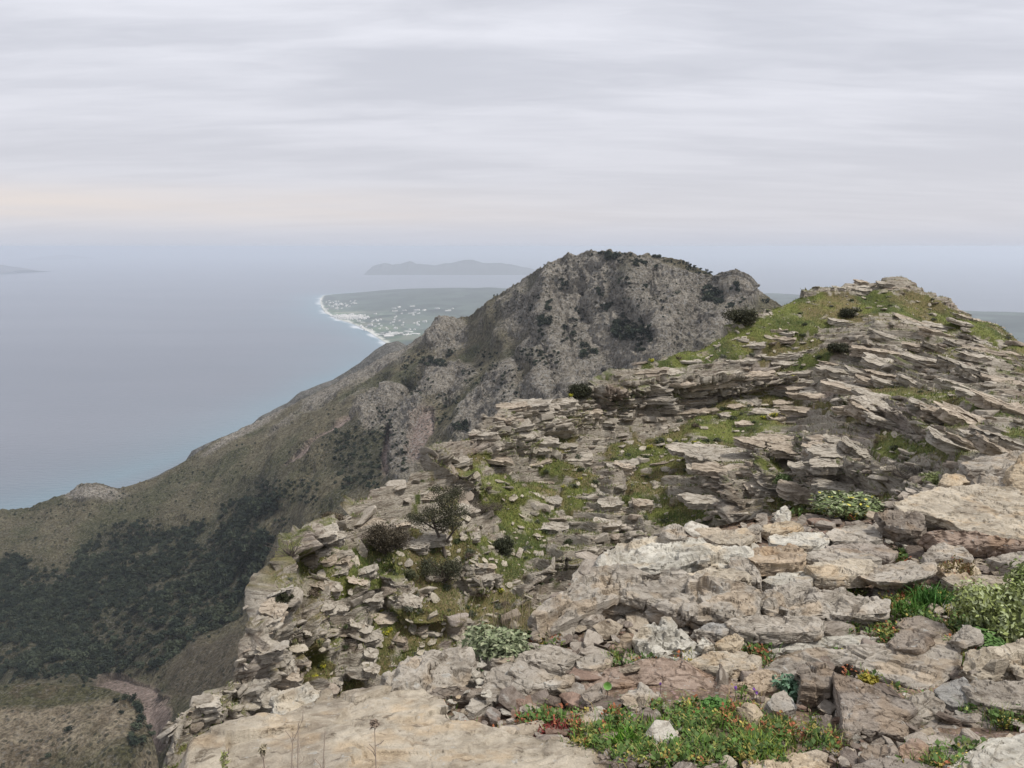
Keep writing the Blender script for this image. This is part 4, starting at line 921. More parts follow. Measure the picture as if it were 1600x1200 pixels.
 ('rock','small orange-tipped stone left of the white crystalline rock','stone',[(964,1010),(970,996),(980,990),(990,1000),(986,1014)],3.6,3.72,.06,'orange',{}),
 ('rock','pale pointed stone right of the white crystalline rock','stone',[(1088,1006),(1096,992),(1108,998),(1116,1010),(1100,1014)],3.6,3.75,.05,'pale',{}),
 ('rock','light brown broken stone under the outcrop shade','stone',[(1112,1004),(1130,994),(1150,986),(1160,998),(1150,1010),(1128,1012)],3.6,3.8,.05,'tan',{}),
 ('rock_slab','thin lichened flake behind the long reddish slab','slab',[(900,1030),(930,1020),(960,1024),(954,1036),(925,1044),(904,1042)],3.4,3.6,.04,'grey',{}),
 ('rock','dark rough stone between grass tufts under the big bush','stone',[(1386,1000),(1398,986),(1425,980),(1448,986),(1462,1000),(1440,1012),(1405,1012)],3.6,3.85,.07,'dark',dict(rough=1.3)),
 ('rock','dark lichened stone with a grey top near the bush','stone',[(1398,974),(1412,964),(1440,962),(1475,974),(1490,984),(1460,990),(1420,984)],3.85,4.1,.08,'dark',{}),
 ('rock','lumpy grey stone at the foot of the yellow-green bush','stone',[(1484,1000),(1488,984),(1505,976),(1525,984),(1526,1000),(1505,1010)],3.6,3.8,.12,'grey',dict(lump=.01)),
 ('rock','small square brown block at the lower edge below the triangular slab','stone',[(1342,1176),(1355,1160),(1380,1158),(1402,1170),(1396,1188),(1362,1196)],2.35,2.5,.06,'purple',{}),
 ('rock_slab','split reddish stone at the bottom below the triangular slab','slab',[(1402,1168),(1430,1156),(1452,1166),(1440,1184),(1410,1186)],2.4,2.5,.04,'red',{}),
 ('rock_slab','small reddish flake in front of the blue-grey stone','stone',[(1236,1146),(1262,1138),(1284,1148),(1270,1158),(1246,1158)],2.62,2.75,.03,'red',{}),
 ('rock_slab','flat pinkish flagstone at the bottom centre right','slab',[(1160,1192),(1200,1180),(1260,1176),(1300,1190),(1300,1230),(1180,1240)],2.1,2.4,.05,'tan',{}),
 ('rock_slab','narrow flagstone beside the end of the beige slab','slab',[(1086,1190),(1120,1180),(1150,1190),(1140,1230),(1090,1230)],2.15,2.4,.04,'beige',{}),
 ('rock','grey knotted stone between the square boulder and green herbs','stone',[(966,1092),(980,1078),(1002,1072),(1020,1084),(1018,1098),(990,1104)],2.95,3.1,.07,'grey',dict(lump=.01)),
 ('rock','brown wedge stone leaning on the square-cut boulder','stone',[(908,1082),(925,1070),(944,1066),(938,1082),(920,1094)],2.98,3.1,.08,'dark',{}),
 ('rock','rough grey stone in front of the brown wedge stone','stone',[(898,1118),(912,1106),(940,1104),(956,1112),(940,1124),(910,1128)],2.8,2.95,.05,'grey',{}),
 ('rock_slab','tilted light slab above the massive outcrop at the cliff edge','slab',[(1100,838),(1130,828),(1165,826),(1180,836),(1160,848),(1120,848)],5.8,6.3,.08,'beige',{}),
 ('rock_slab','low grey slab left of the thin pale slab','slab',[(1080,985),(1110,975),(1150,972),(1160,980),(1120,988)],3.85,4.0,.04,'blue',{}),
 ('rock_slab','broken pale slab between the orange-topped rock and the long rounded outcrop','slab',[(1190,905),(1215,892),(1255,890),(1275,902),(1250,912),(1210,914)],4.6,4.95,.07,'pale',{}),
 ('rock_slab','layered grey slab below the yellowish leaning boulder','slab',[(1520,752),(1545,742),(1580,744),(1585,756),(1550,762)],7.2,8.0,.12,'grey',dict(rough=1.3)),
 ('rock_slab','tilted flagstone between the long reddish slab and the overhanging grey slab','slab',[(1075,1032),(1110,1020),(1160,1016),(1190,1026),(1180,1040),(1130,1046),(1090,1044)],3.35,3.6,.05,'beige',{}),
 ('rock_slab','angular grey slab filling the gap right of the triangular slab','slab',[(1425,1086),(1450,1078),(1478,1094),(1470,1112),(1436,1124),(1420,1106)],2.85,3.0,.05,'grey',{}),
 ('rock_slab','flat flagstone under the big folded beige boulder','slab',[(1500,1072),(1540,1062),(1600,1066),(1660,1080),(1640,1104),(1570,1106),(1520,1092)],2.85,3.15,.06,'grey',{}),
 ('rock_slab','broad brownish flagstone left of the white-veined corner slab','slab',[(1330,1196),(1370,1180),(1430,1186),(1470,1200),(1440,1250),(1340,1250)],2.15,2.4,.05,'purple',{}),
 ('rock_slab','sloping slab at the cliff edge below the massive outcrop','slab',[(745,1010),(790,996),(830,1000),(880,1010),(905,1024),(880,1036),(820,1034),(770,1030)],3.45,3.75,.10,'grey',{}),
 ('rock_slab','sloping grey slab in front of the long rounded outcrop','slab',[(1130,972),(1180,958),(1240,962),(1290,968),(1280,984),(1210,990),(1150,986)],3.8,4.05,.06,'grey',{}),
 ('rock_slab','broken ledge slab between the pale ledge and the orange-topped rock','slab',[(1060,902),(1100,886),(1150,884),(1175,900),(1150,912),(1100,914)],4.4,4.8,.09,'beige',dict(rough=1.2)),
 ('rock_slab','low ledge slab running right from the grey overhanging slab','slab',[(1470,902),(1510,896),(1560,898),(1600,910),(1560,922),(1500,918)],4.5,4.8,.07,'beige',{}),
 ('rock_slab','flat ledge slab under the brownish slab at the back','slab',[(1250,868),(1290,858),(1340,860),(1380,872),(1340,880),(1280,880)],5.0,5.4,.08,'grey',{}),
 ('rock_slab','ledge slab in front of the largest flat slab, right of the tan block','slab',[(1545,872),(1580,862),(1640,860),(1680,870),(1660,884),(1590,886)],4.9,5.2,.08,'grey',{}),
]
for i, r in enumerate(SL):
    slab(r[0], r[1], r[2], r[3], r[4], r[5], r[6], r[7], 500 + i * 7, **r[8])
print('slabs', time.time() - T0)

# ================================================================== vegetation
def leaf_mat(name, rough=.6, transl=.15, var=.25):
    m, N, bs = new_mat(name); t = attr(N, 'tint')
    n = N.noise(pos(N), 3.0, 3)
    N.set(bs, 'Base Color', N.mix(n, N.mix(1, t, (1 - var,) * 3, 'MULTIPLY'), N.mix(1, t, (1 + var,) * 3, 'MULTIPLY')))
    N.set(bs, 'Roughness', rough); N.set(bs, 'Specular IOR Level', .2)
    return m
m_leaf = leaf_mat('foliage'); m_far = leaf_mat('distant_foliage', .9)
m_bark, N, bs = new_mat('bark'); N.set(bs, 'Base Color', N.mix(N.noise(pos(N), 14, 5), (.07, .055, .045), (.17, .14, .115))); N.set(bs, 'Roughness', .95)
def unit(n, r):
    v = r.normal(size=(n, 3)); return v / np.linalg.norm(v, axis=1, keepdims=True)
def leaf_cloud(n, r, lobes, size, flat=1.0, shell=.55, quad=True, up=.0, elong=1.6):
    """n small leaf faces spread through a set of lobes (cx, cy, cz, rx, ry, rz)"""
    L = np.array(lobes, float); wv_ = (L[:, 3] * L[:, 4] * L[:, 5]) ** .67; k = r.choice(len(L), n, p=wv_ / wv_.sum())
    d = unit(n, r); rad = (shell + (1 - shell) * r.rand(n)) * (1 + .18 * r.normal(size=n))
    c = L[k, :3] + d * L[k, 3:] * rad[:, None]
    nrm_ = d * .7 + unit(n, r) * .8; nrm_[:, 2] += up; nrm_ /= np.linalg.norm(nrm_, axis=1, keepdims=True)
    a = np.cross(nrm_, unit(n, r)); a /= np.linalg.norm(a, axis=1, keepdims=True) + 1e-9; b_ = np.cross(nrm_, a)
    s_ = size * r.uniform(.55, 1.35, n)[:, None]
    Vv = np.stack([c - a * s_ * elong, c - b_ * s_ * .6 + nrm_ * s_ * .2, c + a * s_ * elong, c + b_ * s_ * .6 + nrm_ * s_ * .2], 1)
    return Vv.reshape(-1, 3), np.arange(n * 4).reshape(-1, 4), np.repeat(k, 4)
def tube(pts, rad, seg=6):
    pts = np.array(pts, float); rad = np.array(rad, float); n = len(pts); d = np.gradient(pts, axis=0); d /= np.linalg.norm(d, axis=1, keepdims=True) + 1e-9
    a = np.cross(d, [.31, .22, .92]); a /= np.linalg.norm(a, axis=1, keepdims=True) + 1e-9; b_ = np.cross(d, a)
    th = np.arange(seg) * 2 * math.pi / seg
    Vv = pts[:, None] + rad[:, None, None] * (a[:, None] * np.cos(th)[None, :, None] + b_[:, None] * np.sin(th)[None, :, None])
    return Vv.reshape(-1, 3), gridfaces(n, seg, True)
def join(parts):
    VV, FF = [], []; n = 0
    for v, f in parts: VV.append(v); FF.append(f + n); n += len(v)
    return np.concatenate(VV), np.concatenate(FF)
def lobes_ball(r, n=6, flat=.8, spread=.55):
    out = [(0, 0, .55 * flat, .62, .62, .5 * flat)]
    for i in range(n):
        a = r.uniform(0, 6.28); q = r.uniform(.3, 1) * spread
        out.append((math.cos(a) * q, math.sin(a) * q, r.uniform(.3, .9) * flat, r.uniform(.28, .48), r.uniform(.28, .48), r.uniform(.25, .42) * flat))
    return out
# --- far trees: the top of the mountain, the gullies, and the wood in the valley
fv = []
for i in range(8):
    r = np.random.RandomState(900 + i); v, f, _ = leaf_cloud(150 if i < 4 else 90, r, lobes_ball(r, 5, r.uniform(.8, 1.25)), .17, shell=.35)
    tk = tube([(0, 0, -.25), (0, 0, .35)], [.07, .04], 4)
    fv.append((v, f, tk))
mq, my, md = proj(M.V); visM = M.T >= 0
okm = visM & (mq > -40) & (mq < 1640) & (my > 300) & (my < 1240)
bx = (mq / 3).astype(int) + 20; byy = (my / 3).astype(int)
zb = np.full((420, 580), 1e9); np.minimum.at(zb, (byy[okm], bx[okm]), md[okm])
seenM = np.zeros(visM.shape, bool); seenM[okm] = md[okm] < zb[byy[okm], bx[okm]] * 1.03 + 4
mi = np.flatnonzero(seenM); mx_, my_ = mq.ravel()[mi], my.ravel()[mi]; MV = M.V.reshape(-1, 3)
def on_mtn(px, py):
    return MV[mi[np.argmin((mx_ - px) ** 2 + (my_ - py) ** 2)]]
trees = []
r = np.random.RandomState(77)
for (x, y, rx, ry, n, s0) in [(955,405,8,3,6,7.5),(942,397,10,2,6,3.6),(975,399,14,2,9,3.2),(1000,412,12,6,10,5.5),(1026,402,6,2,6,5),(1070,412,20,2,8,3),(1100,427,14,3,10,3.6),(985,405,20,4,8,3),(1050,409,20,2,6,3),(1085,420,16,3,9,3.6),(923,401,3,3,2,4),(968,411,3,2,2,3.4),(1025,418,3,3,2,4),
    (880,445,8,9,8,5.5),(858,478,5,9,7,6),(852,503,10,9,14,6.5),(845,524,4,8,5,5),(936,455,5,5,5,4.6),(938,463,4,4,3,4),(947,481,8,6,6,5.5),(978,500,6,5,5,5),(970,520,14,16,22,6.5),(995,520,12,14,18,6.5),(920,550,14,10,12,6),(1015,525,4,14,8,5.5),(1000,545,8,8,8,5),
    (975,440,10,6,8,4.5),(1005,450,5,4,4,4),(1105,460,9,13,16,6.5),(1125,468,8,12,12,6),(1151,450,7,6,8,5),(1140,477,6,5,6,4.5),(1160,470,5,4,4,4),(1197,472,5,3,3,4),(905,490,18,14,12,4),(890,520,14,20,14,4),(825,484,3,5,3,4.4),(840,465,5,3,3,3.6),
    (670,566,16,7,14,6.5),(690,570,8,9,9,6.5),(640,563,10,6,7,5),(657,553,7,5,5,4.5),(705,553,8,6,7,5),(632,575,9,5,6,4.5),(850,560,30,14,24,4),(820,555,14,10,14,4),(760,560,20,14,14,3.6),(740,590,20,16,14,4),(700,640,20,30,22,4.2),(720,668,12,8,14,5.5),
    (560,720,40,50,90,4.6),(600,660,20,26,26,4.4),(625,700,14,40,26,4.4),(650,600,30,20,20,3.8),(790,600,30,30,20,3.6),(520,690,30,14,14,3.6),(470,770,30,22,34,4.6),(420,770,22,22,50,5.6),(390,790,18,16,30,6),(385,840,22,26,50,6),(440,840,20,30,20,4.6),(360,870,30,30,60,5.6),
    (330,740,60,20,20,3.2),(250,780,90,20,26,3.2),(120,800,80,16,26,3.2),(900,430,60,25,20,2.6),(800,480,40,30,20,2.8),(1000,470,70,30,30,3)]:
    for k in range(int(n * 1.6)):
        px, py = x + rx * r.uniform(-1, 1) * .9, y + ry * r.uniform(-1, 1) * .9
        p = on_mtn(px, py); sz = s0 * r.uniform(.55, 1.15); trees.append((p, sz, sz / np.linalg.norm(p), 0))
FORE = [(60,950,190,75),(230,890,160,65),(330,900,90,60),(160,1000,170,55),(60,1030,100,30),(300,960,110,40),(380,930,40,50)]
fm = forest.ravel()[mi]; mpx, mpy = mx_, my_
wgt = smooth(.35, .8, fm) * (mpy > 780) * (.15 + .85 * smooth(-.25, .15, fbm(MV[mi] / 45, 3, 420))); area = md.ravel()[mi] ** .5
wgt = wgt + .035 * (mpy > 640) * (mpx < 640) * smooth(0, .3, fbm(MV[mi] / 30, 3, 421))
wgt[(scree.ravel()[mi] > .3)] = 0
wgt = wgt / wgt.sum()
for j in r.choice(len(mi), 6200, p=wgt):
    p = MV[mi[j]] + np.append(r.normal(0, 1.5, 2), 0); inw = fm[j] > .55; sz = (r.uniform(3.4, 9.0) if inw else r.uniform(1.6, 4.6)); trees.append((p, sz, sz / np.linalg.norm(p), 1))
HV = H.V[H.nb:].reshape(-1, 3)
for (x, y, s_) in [(108,1142,4.2),(75,1183,3),(180,1098,3.6),(196,1092,4),(215,1102,4.4),(222,1128,5),(214,1140,5),(205,1152,4.5),(222,1160,5.4),(208,1165,5),(190,1115,3),(226,1108,4),(232,1138,3.4),(60,1071,2),(130,1073,2),(10,1074,2),(240,1150,4),(218,1085,4.6),(232,1096,4)]:
    hp, hy, hd_ = proj(HV); p = HV[np.argmin((hp - x) ** 2 + (hy - y) ** 2)]; trees.append((p, s_, .02 + s_ / 500, 0))
trees.sort(key=lambda a: -a[2])
def tcol(seed, near_=False):
    q = random.Random(seed); k = q.random(); g = q.uniform(.6, 1.3)
    return (C3(.020, .030, .022) * (1 - k) + C3(.050, .060, .038) * k) * g
tm = {}
print('trees', len(trees))
for i, (p, sz, _, kind) in enumerate(trees[:300]):
    px, py, _d = proj(p)
    key = i % 8
    if key not in tm:
        v, f, tk = fv[key]
        a = mesh_np('crown', v, f, m_far, tcol(key), smooth_=False, link=False); b_ = mesh_np('trunk', *tk, m_bark, link=False); tm[key] = (a.data, b_.data)
        bpy.data.objects.remove(a); bpy.data.objects.remove(b_)
    e = empty('mountain_tree', p); e.scale = (sz * .92,) * 3; e.rotation_euler = (0, 0, rnd.uniform(0, 6.28))
    for nm, dt in zip(('crown', 'trunk'), tm[key]):
        o = bpy.data.objects.new(nm, dt); o.parent = e; COL.objects.link(o)
    px, py, _d = proj(p)
    big = 'large' if sz > 5.6 else ('middling' if sz > 4 else 'small')
    if px < 245 and py > 1060: rg = 'by the pinkish scree under the dry hill' if px > 150 else 'alone on the dry hill at bottom left'
    elif py < 430 and 1010 < px < 1045: rg = 'on the right shoulder of the far summit'
    elif py < 430 and px > 900: rg = 'along the skyline of the far summit'
    elif px > 1090: rg = 'in the grey crag right of the far summit'
    elif px > 950 and py > 500: rg = 'in the dark grove low on the far mountain face'
    elif px > 930: rg = 'on the far mountain face below the summit'
    elif px > 820: rg = 'in the gully on the left part of the far mountain face'
    elif px > 740: rg = 'on the ledges low on the left side of the far mountain'
    elif px > 600 and py < 600: rg = 'in the crags below the notch left of the far mountain'
    elif px > 600: rg = 'beside the steep scree runnels'
    elif px > 500: rg = 'in the hollow right of the pale spur line'
    elif px > 340: rg = 'in the wooded ravine, ' + ('head' if py < 800 else ('middle' if py < 880 else 'foot')) + (' east side' if px > 410 else ' west side')
    else: rg = ('in the valley wood ' + ('at far left' if px < 90 else ('in its middle' if px < 220 else 'right part')) + (', lower margin' if py > 980 else (', upper margin' if py < 880 else ''))) 
    lb, gp = f'{big} dark evergreen tree {rg}', f'trees {rg}'
    tag(e, lb, 'tree', gp)
VV, FF, CCc = [], [], []; n = 0
for i, (p, sz, _, kind) in enumerate(trees[300:]):
    v, f, tk = fv[4 + i % 4]; a = r.uniform(0, 6.28); ca, sa = math.cos(a), math.sin(a); Rz = np.array([[ca, -sa, 0], [sa, ca, 0], [0, 0, 1]])
    q = (v * sz * .66) @ Rz.T + p; VV.append(q); FF.append(f + n); n += len(q); CCc.append(np.repeat(tcol(i)[None] * 1.0, len(q), 0))
wo_ = mesh_np('valley_wood', np.concatenate(VV), np.concatenate(FF), m_far, np.concatenate(CCc), smooth_=False); tag(wo_, kind='stuff')
print('wood', time.time() - T0)

# --- bushes on the ridge: leaves over twigs
def bush(name, base, size, n, leafs, col, label, cat='shrub', group=None, lob=None, twigs=14, jitter=.25, seed=0, up=.0, sx=1, sy=1, sz=1, shell=.5, elong=1.6, two=None, flowers=None, stemcol=None):
    r = np.random.RandomState(seed); lo2 = lob or lobes_ball(r, 11, .85, .72)
    e = empty(name, base)
    v, f, k = leaf_cloud(n, r, lo2, leafs / size, shell=shell, up=up, elong=elong)
    v = v * size * C3(sx, sy, sz); lc = C3(*col) * (1 + jitter * r.normal(size=(n, 1)))
    if two is not None: m_ = (r.rand(n, 1) < two[1]); lc = np.where(m_, C3(*two[0]) * (1 + .15 * r.normal(size=(n, 1))), lc)
    if flowers:
        m2 = leaf_cloud(flowers[1], r, [(a, b2, c + .08, d, e2, f2) for a, b2, c, d, e2, f2 in lo2], flowers[2] / size, shell=.95, up=.8, elong=1.0)
        f = np.vstack([f, m2[1] + len(v)]); v = np.vstack([v, m2[0] * size * C3(sx, sy, sz)]); lc = np.vstack([lc, np.repeat(C3(*flowers[0])[None], flowers[1], 0)])
    mesh_np('foliage', v, f, m_leaf, np.repeat(np.clip(lc, .004, 1), 4, 0), smooth_=False, parent=e)
    parts = []
    for i in range(twigs):
        L_ = lo2[r.randint(len(lo2))]; t1 = C3(*L_[:3]) + unit(1, r)[0] * C3(*L_[3:]) * .75
        s0_ = C3(r.uniform(-.08, .08), r.uniform(-.08, .08), -.06)
        mid = (s0_ + t1) * .5 + r.normal(0, .06, 3); parts.append(tube(np.array([s0_, mid, t1]) * size * C3(sx, sy, sz), [.022 * size, .014 * size, .005 * size], 5))
    mesh_np('stem', *join(parts), m_bark, parent=e)
    tag(e, label, cat, group); return e
def rb(px, py, wpx, lift=0):
    p, n_ = on_ridge(px, py); d = np.linalg.norm(p); return p + C3(0, 0, -.05 + lift), wpx / F * d
DK = (.040, .042, .022); OL = (.075, .08, .042); BR = (.10, .078, .052); GY = (.15, .15, .11)
p, s_ = rb(906, 618, 19); bush('round_bush', p, s_, 3200, .035, DK, 'dome-shaped dark green bush standing alone on the ridge crest against the far mountain', 'bush', seed=1, lob=[(0,0,.55,.85,.85,.62)] + [(math.cos(a)*.5, math.sin(a)*.5, .5, .45, .45, .5) for a in (0,1,2,3,4,5)], shell=.75)
p, s_ = rb(1160, 505, 30); bush('wind_bush', p, s_, 5000, .05, (.055,.055,.03), 'wide dark bush on the ridge skyline left of the stepped summit', 'bush', seed=2, sz=.85, sx=1.1)
p, s_ = rb(1328, 496, 17); bush('round_bush', p, s_, 1800, .045, DK, 'small dark round bush on the grass below the summit outcrop', 'bush', seed=3)
p, s_ = rb(1308, 552, 17); bush('hollow_bush', p, s_, 1800, .04, DK, 'dark bush hanging in a rock hollow under the summit grass', 'bush', seed=4)
p, s_ = rb(785, 862, 20); bush('round_bush', p, s_, 2600, .028, (.045,.05,.028), 'round dark shrub on the rock rib right of the small wind-bent tree', 'bush', seed=5, sz=1.2)
p, s_ = rb(522, 815, 24); bush('dry_bush', p, s_, 1600, .025, BR, 'brown-green bush on the rim of the left cliff', 'bush', seed=6, sz=.7)
p, s_ = rb(442, 950, 16); bush('cliff_bush', p, s_, 2000, .03, DK, 'dark bush clinging to the shadowed cleft of the left cliff', 'bush', seed=7, sz=1.8)
p, s_ = rb(605, 862, 42); bush('thorn_bush', p, s_, 6500, .022, (.075,.062,.042), 'broad brownish thorny bush left of the small wind-bent tree', 'bush', seed=8, sz=1.25, sx=1.1, shell=.2, twigs=40, jitter=.35)
p, s_ = rb(690, 905, 44); bush('thorn_bush', p, s_, 4200, .024, (.06,.062,.036), 'tangled green-brown thicket at the foot of the small wind-bent tree', 'bush', seed=9, sz=.9, shell=.2, twigs=30)
p, s_ = rb(760, 800, 40); bush('thorn_bush', p, s_, 2600, .024, (.08,.066,.048), 'low thorny bush right of the wind-bent tree crown', 'bush', seed=10, sz=.45, shell=.2, twigs=24)
p, s_ = rb(1425, 748, 42); bush('cushion_shrub', p, s_, 6000, .016, (.15,.13,.105), 'grey-brown dry cushion shrub between slabs behind the largest flat slab', 'shrub', seed=11, sz=.5, shell=.3, twigs=40)
p, s_ = rb(1460, 752, 22); bush('leafy_shrub', p, s_, 1500, .03, (.20,.23,.09), 'small pale yellow-green shrub right of the dry cushion shrub', 'shrub', seed=12, sz=.7)
p, s_ = rb(1222, 758, 17); bush('leafy_shrub', p, s_, 1500, .035, (.10,.14,.05), 'green shrub growing from a crack in the dark crag', 'shrub', seed=13)
p, s_ = rb(640, 905, 20); bush('leafy_shrub', p, s_, 900, .03, OL, 'olive shrub left of a pinkish rock rib under the wind-bent tree', 'shrub', seed=14)
# the small wind-bent tree
p, s_ = rb(690, 868, 50); e = empty('wind_bent_tree', p); r = np.random.RandomState(31); U = s_ / 50
def tp(dx, dy, dd=0): return C3(dx * U, dd * U, -dy * U)
tr = [tube([tp(8, 10), tp(2, -15, 5), tp(-8, -42, 5), tp(-14, -62)], [3.2*U, 2.6*U, 2*U, 1.2*U], 7), tube([tp(2, -15, 5), tp(18, -40), tp(16, -75), tp(20, -95)], [2.2*U, 1.6*U, 1.1*U, .5*U], 6),
      tube([tp(-8, -42, 5), tp(-30, -58), tp(-48, -62)], [1.5*U, 1*U, .4*U], 5), tube([tp(16, -60), tp(0, -85), tp(-10, -100)], [1.3*U, .8*U, .3*U], 5), tube([tp(18, -40), tp(38, -62)], [1.2*U, .4*U], 5)]
mesh_np('trunk', *join(tr), m_bark, parent=e)
lob = [(-14,-72,22,13),(8,-92,26,14),(22,-100,18,12),(-32,-62,20,11),(30,-72,18,12),(0,-50,22,12),(18,-58,20,12),(-45,-64,12,8),(-8,-104,12,8),(10,-74,20,16)]
v, f, k = leaf_cloud(9000, r, [(a*U, (i % 3 - 1)*9*U, -b_*U, c*U, c*U*.9, d_*U) for i, (a, b_, c, d_) in enumerate(lob)], .022, shell=.3)
cc_ = np.repeat(C3(.062, .062, .036) * (1 + .3 * r.normal(size=(9000, 1))), 4, 0)
mesh_np('foliage', v, f, m_leaf, np.clip(cc_, .004, 1), smooth_=False, parent=e); tag(e, 'small wind-bent olive-brown tree with forked trunk on the steep ridge side', 'tree')
# dead twiggy shrub on the left rim
p, s_ = rb(452, 862, 40); e = []; r = np.random.RandomState(41)
for i in range(46):
    a = r.uniform(-1.5, 1.3); L_ = r.uniform(.3, 1) * s_; b0 = C3(r.uniform(-.1, .1) * s_, 0, -.05)
    m1 = b0 + C3(math.sin(a) * .5, r.uniform(-.3, .3), math.cos(a) * .5 + .05) * L_; m2_ = m1 + (m1 - b0) * .8 + r.normal(0, .12, 3) * L_; e.append(tube([b0, m1, m2_], [.012, .008, .003], 4))
o = mesh_np('dead_shrub', *join(e), m_bark); o.location = p.tolist(); tag(o, 'leafless twiggy dead shrub on the rim of the left cliff', 'shrub')
# small scrub cushions and yellow-flowering plants dotted over the grass of the ridge
r = np.random.RandomState(55)
protos = []
def proto_bush(seed, col, n, ls, flowers=None):
    r2 = np.random.RandomState(seed); lo2 = lobes_ball(r2, 6, .8)
    v, f, k = leaf_cloud(n, r2, lo2, ls, shell=.45)
    lc = np.repeat(np.clip(C3(*col) * (1 + .25 * r2.normal(size=(n, 1))), .005, 1), 4, 0)
    if flowers:
        v2, f2, _ = leaf_cloud(flowers, r2, [(a, b2, c + .15, d, e2, g2) for a, b2, c, d, e2, g2 in lo2], .09, shell=.9, up=1, elong=1)
        f = np.vstack([f, f2 + len(v)]); v = np.vstack([v, v2]); lc = np.vstack([lc, np.repeat(C3(.55, .50, .03)[None], len(v2), 0)])
    o = mesh_np('scrub_cushion', v, f, m_leaf, lc, smooth_=False, link=False); me = o.data; bpy.data.objects.remove(o); return me
pc = [proto_bush(1, (.095,.105,.065), 420, .085), proto_bush(2, (.075,.088,.045), 420, .085), proto_bush(3, (.13,.135,.10), 420, .08), proto_bush(4, (.11,.085,.06), 420, .07), proto_bush(5, (.06,.075,.035), 420, .09)]
py_ = [proto_bush(7, (.12,.15,.04), 300, .08, 130), proto_bush(8, (.15,.17,.05), 300, .08, 90)]
spots = [(1060,660,16),(1088,668,20),(1130,640,15),(1145,655,18),(1170,635,14),(1030,690,22),(1010,690,18),(1075,705,16),(1105,690,14),(1200,640,14),(930,755,20),(905,715,22),(880,715,18),(920,640,14),(1130,560,16),(1175,555,14),(1060,560,12),(1230,520,16),(1255,525,18),(1280,560,14),(1350,500,14),(1460,500,12),(1120,545,10),(1390,478,9),
    (880,830,18),(890,850,22),(870,815,16),(825,855,14),(850,760,16),(810,700,14),(960,720,20),(940,700,18),(1010,715,14),(700,920,22),(650,930,18),(590,900,14),(500,1040,12),(540,1010,14),(610,1010,16),(730,950,14),(860,905,14),(660,990,14),(1350,640,10),(1440,612,12),(1520,625,12),(1070,735,14),(1010,745,12),(1050,790,18),(1260,745,14),(560,935,10),(1095,790,14),(965,650,12)]
for (x, y, w_) in spots:
    p, s_ = rb(x, y, w_ * .55); o = bpy.data.objects.new('scrub_cushion', pc[r.randint(5)]); o.location = p.tolist(); o.scale = (s_, s_, s_ * r.uniform(.65, .95)); o.rotation_euler = (0, 0, r.uniform(0, 6)); COL.objects.link(o)
    rg = region(C3(*o.location)); tag(o, ('broad ' if s_ > .45 else ('low ' if s_ > .25 else 'tiny ')) + 'scrub cushion ' + rg, 'shrub', 'scrub cushions ' + rg)
gi_ = flatidx[(gm_f[flatidx] > .4)]
for j in r.choice(gi_, 200):
    p = Vr[j]; d_ = np.linalg.norm(p); s_ = r.uniform(.12, .34) * min(1, .35 + d_ / 45); o = bpy.data.objects.new('scrub_cushion', pc[r.randint(5)]); o.location = (p - C3(0, 0, .04)).tolist(); o.scale = (s_, s_, s_ * r.uniform(.6, .95)); o.rotation_euler = (0, 0, r.uniform(0, 6)); COL.objects.link(o)
    rg = region(C3(*o.location)); tag(o, ('broad ' if s_ > .45 else ('low ' if s_ > .25 else 'tiny ')) + 'scrub cushion ' + rg, 'shrub', 'scrub cushions ' + rg)
for (x, y, w_) in [(889,612,7),(1208,652,10),(1192,655,7),(1085,695,9),(782,925,9),(776,915,6),(602,992,8),(610,985,6),(472,1030,8),(505,1042,7),(492,1058,7),(1018,552,7),(1030,690,6),(1290,600,6),(880,762,6),(905,750,6),(560,1000,6),(1015,700,7),(1240,590,6),(595,955,6),(620,965,5)]:
    p, s_ = rb(x, y, w_); o = bpy.data.objects.new('flowering_herb', py_[r.randint(2)]); o.location = p.tolist(); o.scale = (s_,) * 3; o.rotation_euler = (0, 0, r.uniform(0, 6)); COL.objects.link(o)
    rg = region(C3(*o.location)); tag(o, 'yellow-flowering herb ' + rg, 'plant', 'yellow-flowering herbs ' + rg)
# grass of the slopes: short blades, uncountable
def blades(P0, h, wd, cols, seed, lean=.5, tip=None):
    r = np.random.RandomState(seed); n = len(P0); a = r.uniform(0, 6.28, n); l_ = r.uniform(.1, lean, n)[:, None]; dirv = np.stack([np.cos(a), np.sin(a), 0 * a], 1)
    b_ = r.uniform(0, 6.28, n); sd_ = np.stack([np.cos(b_), np.sin(b_), 0 * b_], 1) * wd[:, None] * .5; hh_ = h[:, None]
    up_ = np.array([0, 0, 1.0])
    m1 = P0 + up_ * hh_ * .55 + dirv * hh_ * l_ * .35; t1 = P0 + up_ * hh_ * (1 - l_ * .35) + dirv * hh_ * l_
    Vv = np.stack([P0 - sd_, P0 + sd_, m1 + sd_ * .8, m1 - sd_ * .8, m1 + sd_ * .8, m1 - sd_ * .8, t1 - sd_ * .08, t1 + sd_ * .08], 1)
    F0 = np.arange(n)[:, None] * 8; Ff = np.vstack([F0 + [[0, 1, 2, 3]], F0 + [[5, 4, 7, 6]]])
    cl_ = np.repeat(cols, 8, 0).reshape(n, 8, 3)
    if tip is not None: cl_[:, 6:] = tip
    return Vv.reshape(-1, 3), Ff, cl_.reshape(-1, 3)
js = r.choice(gi_, 110000); P0 = Vr[js] + r.normal(0, .06, (len(js), 3)) * C3(1, 1, 0); dd_ = np.linalg.norm(P0, axis=1)
k = (r.rand(len(js), 1) < .45); cl_ = np.where(k, C3(.25, .23, .09), C3(.12, .165, .042)) * (1 + .25 * r.normal(size=(len(js), 1)))
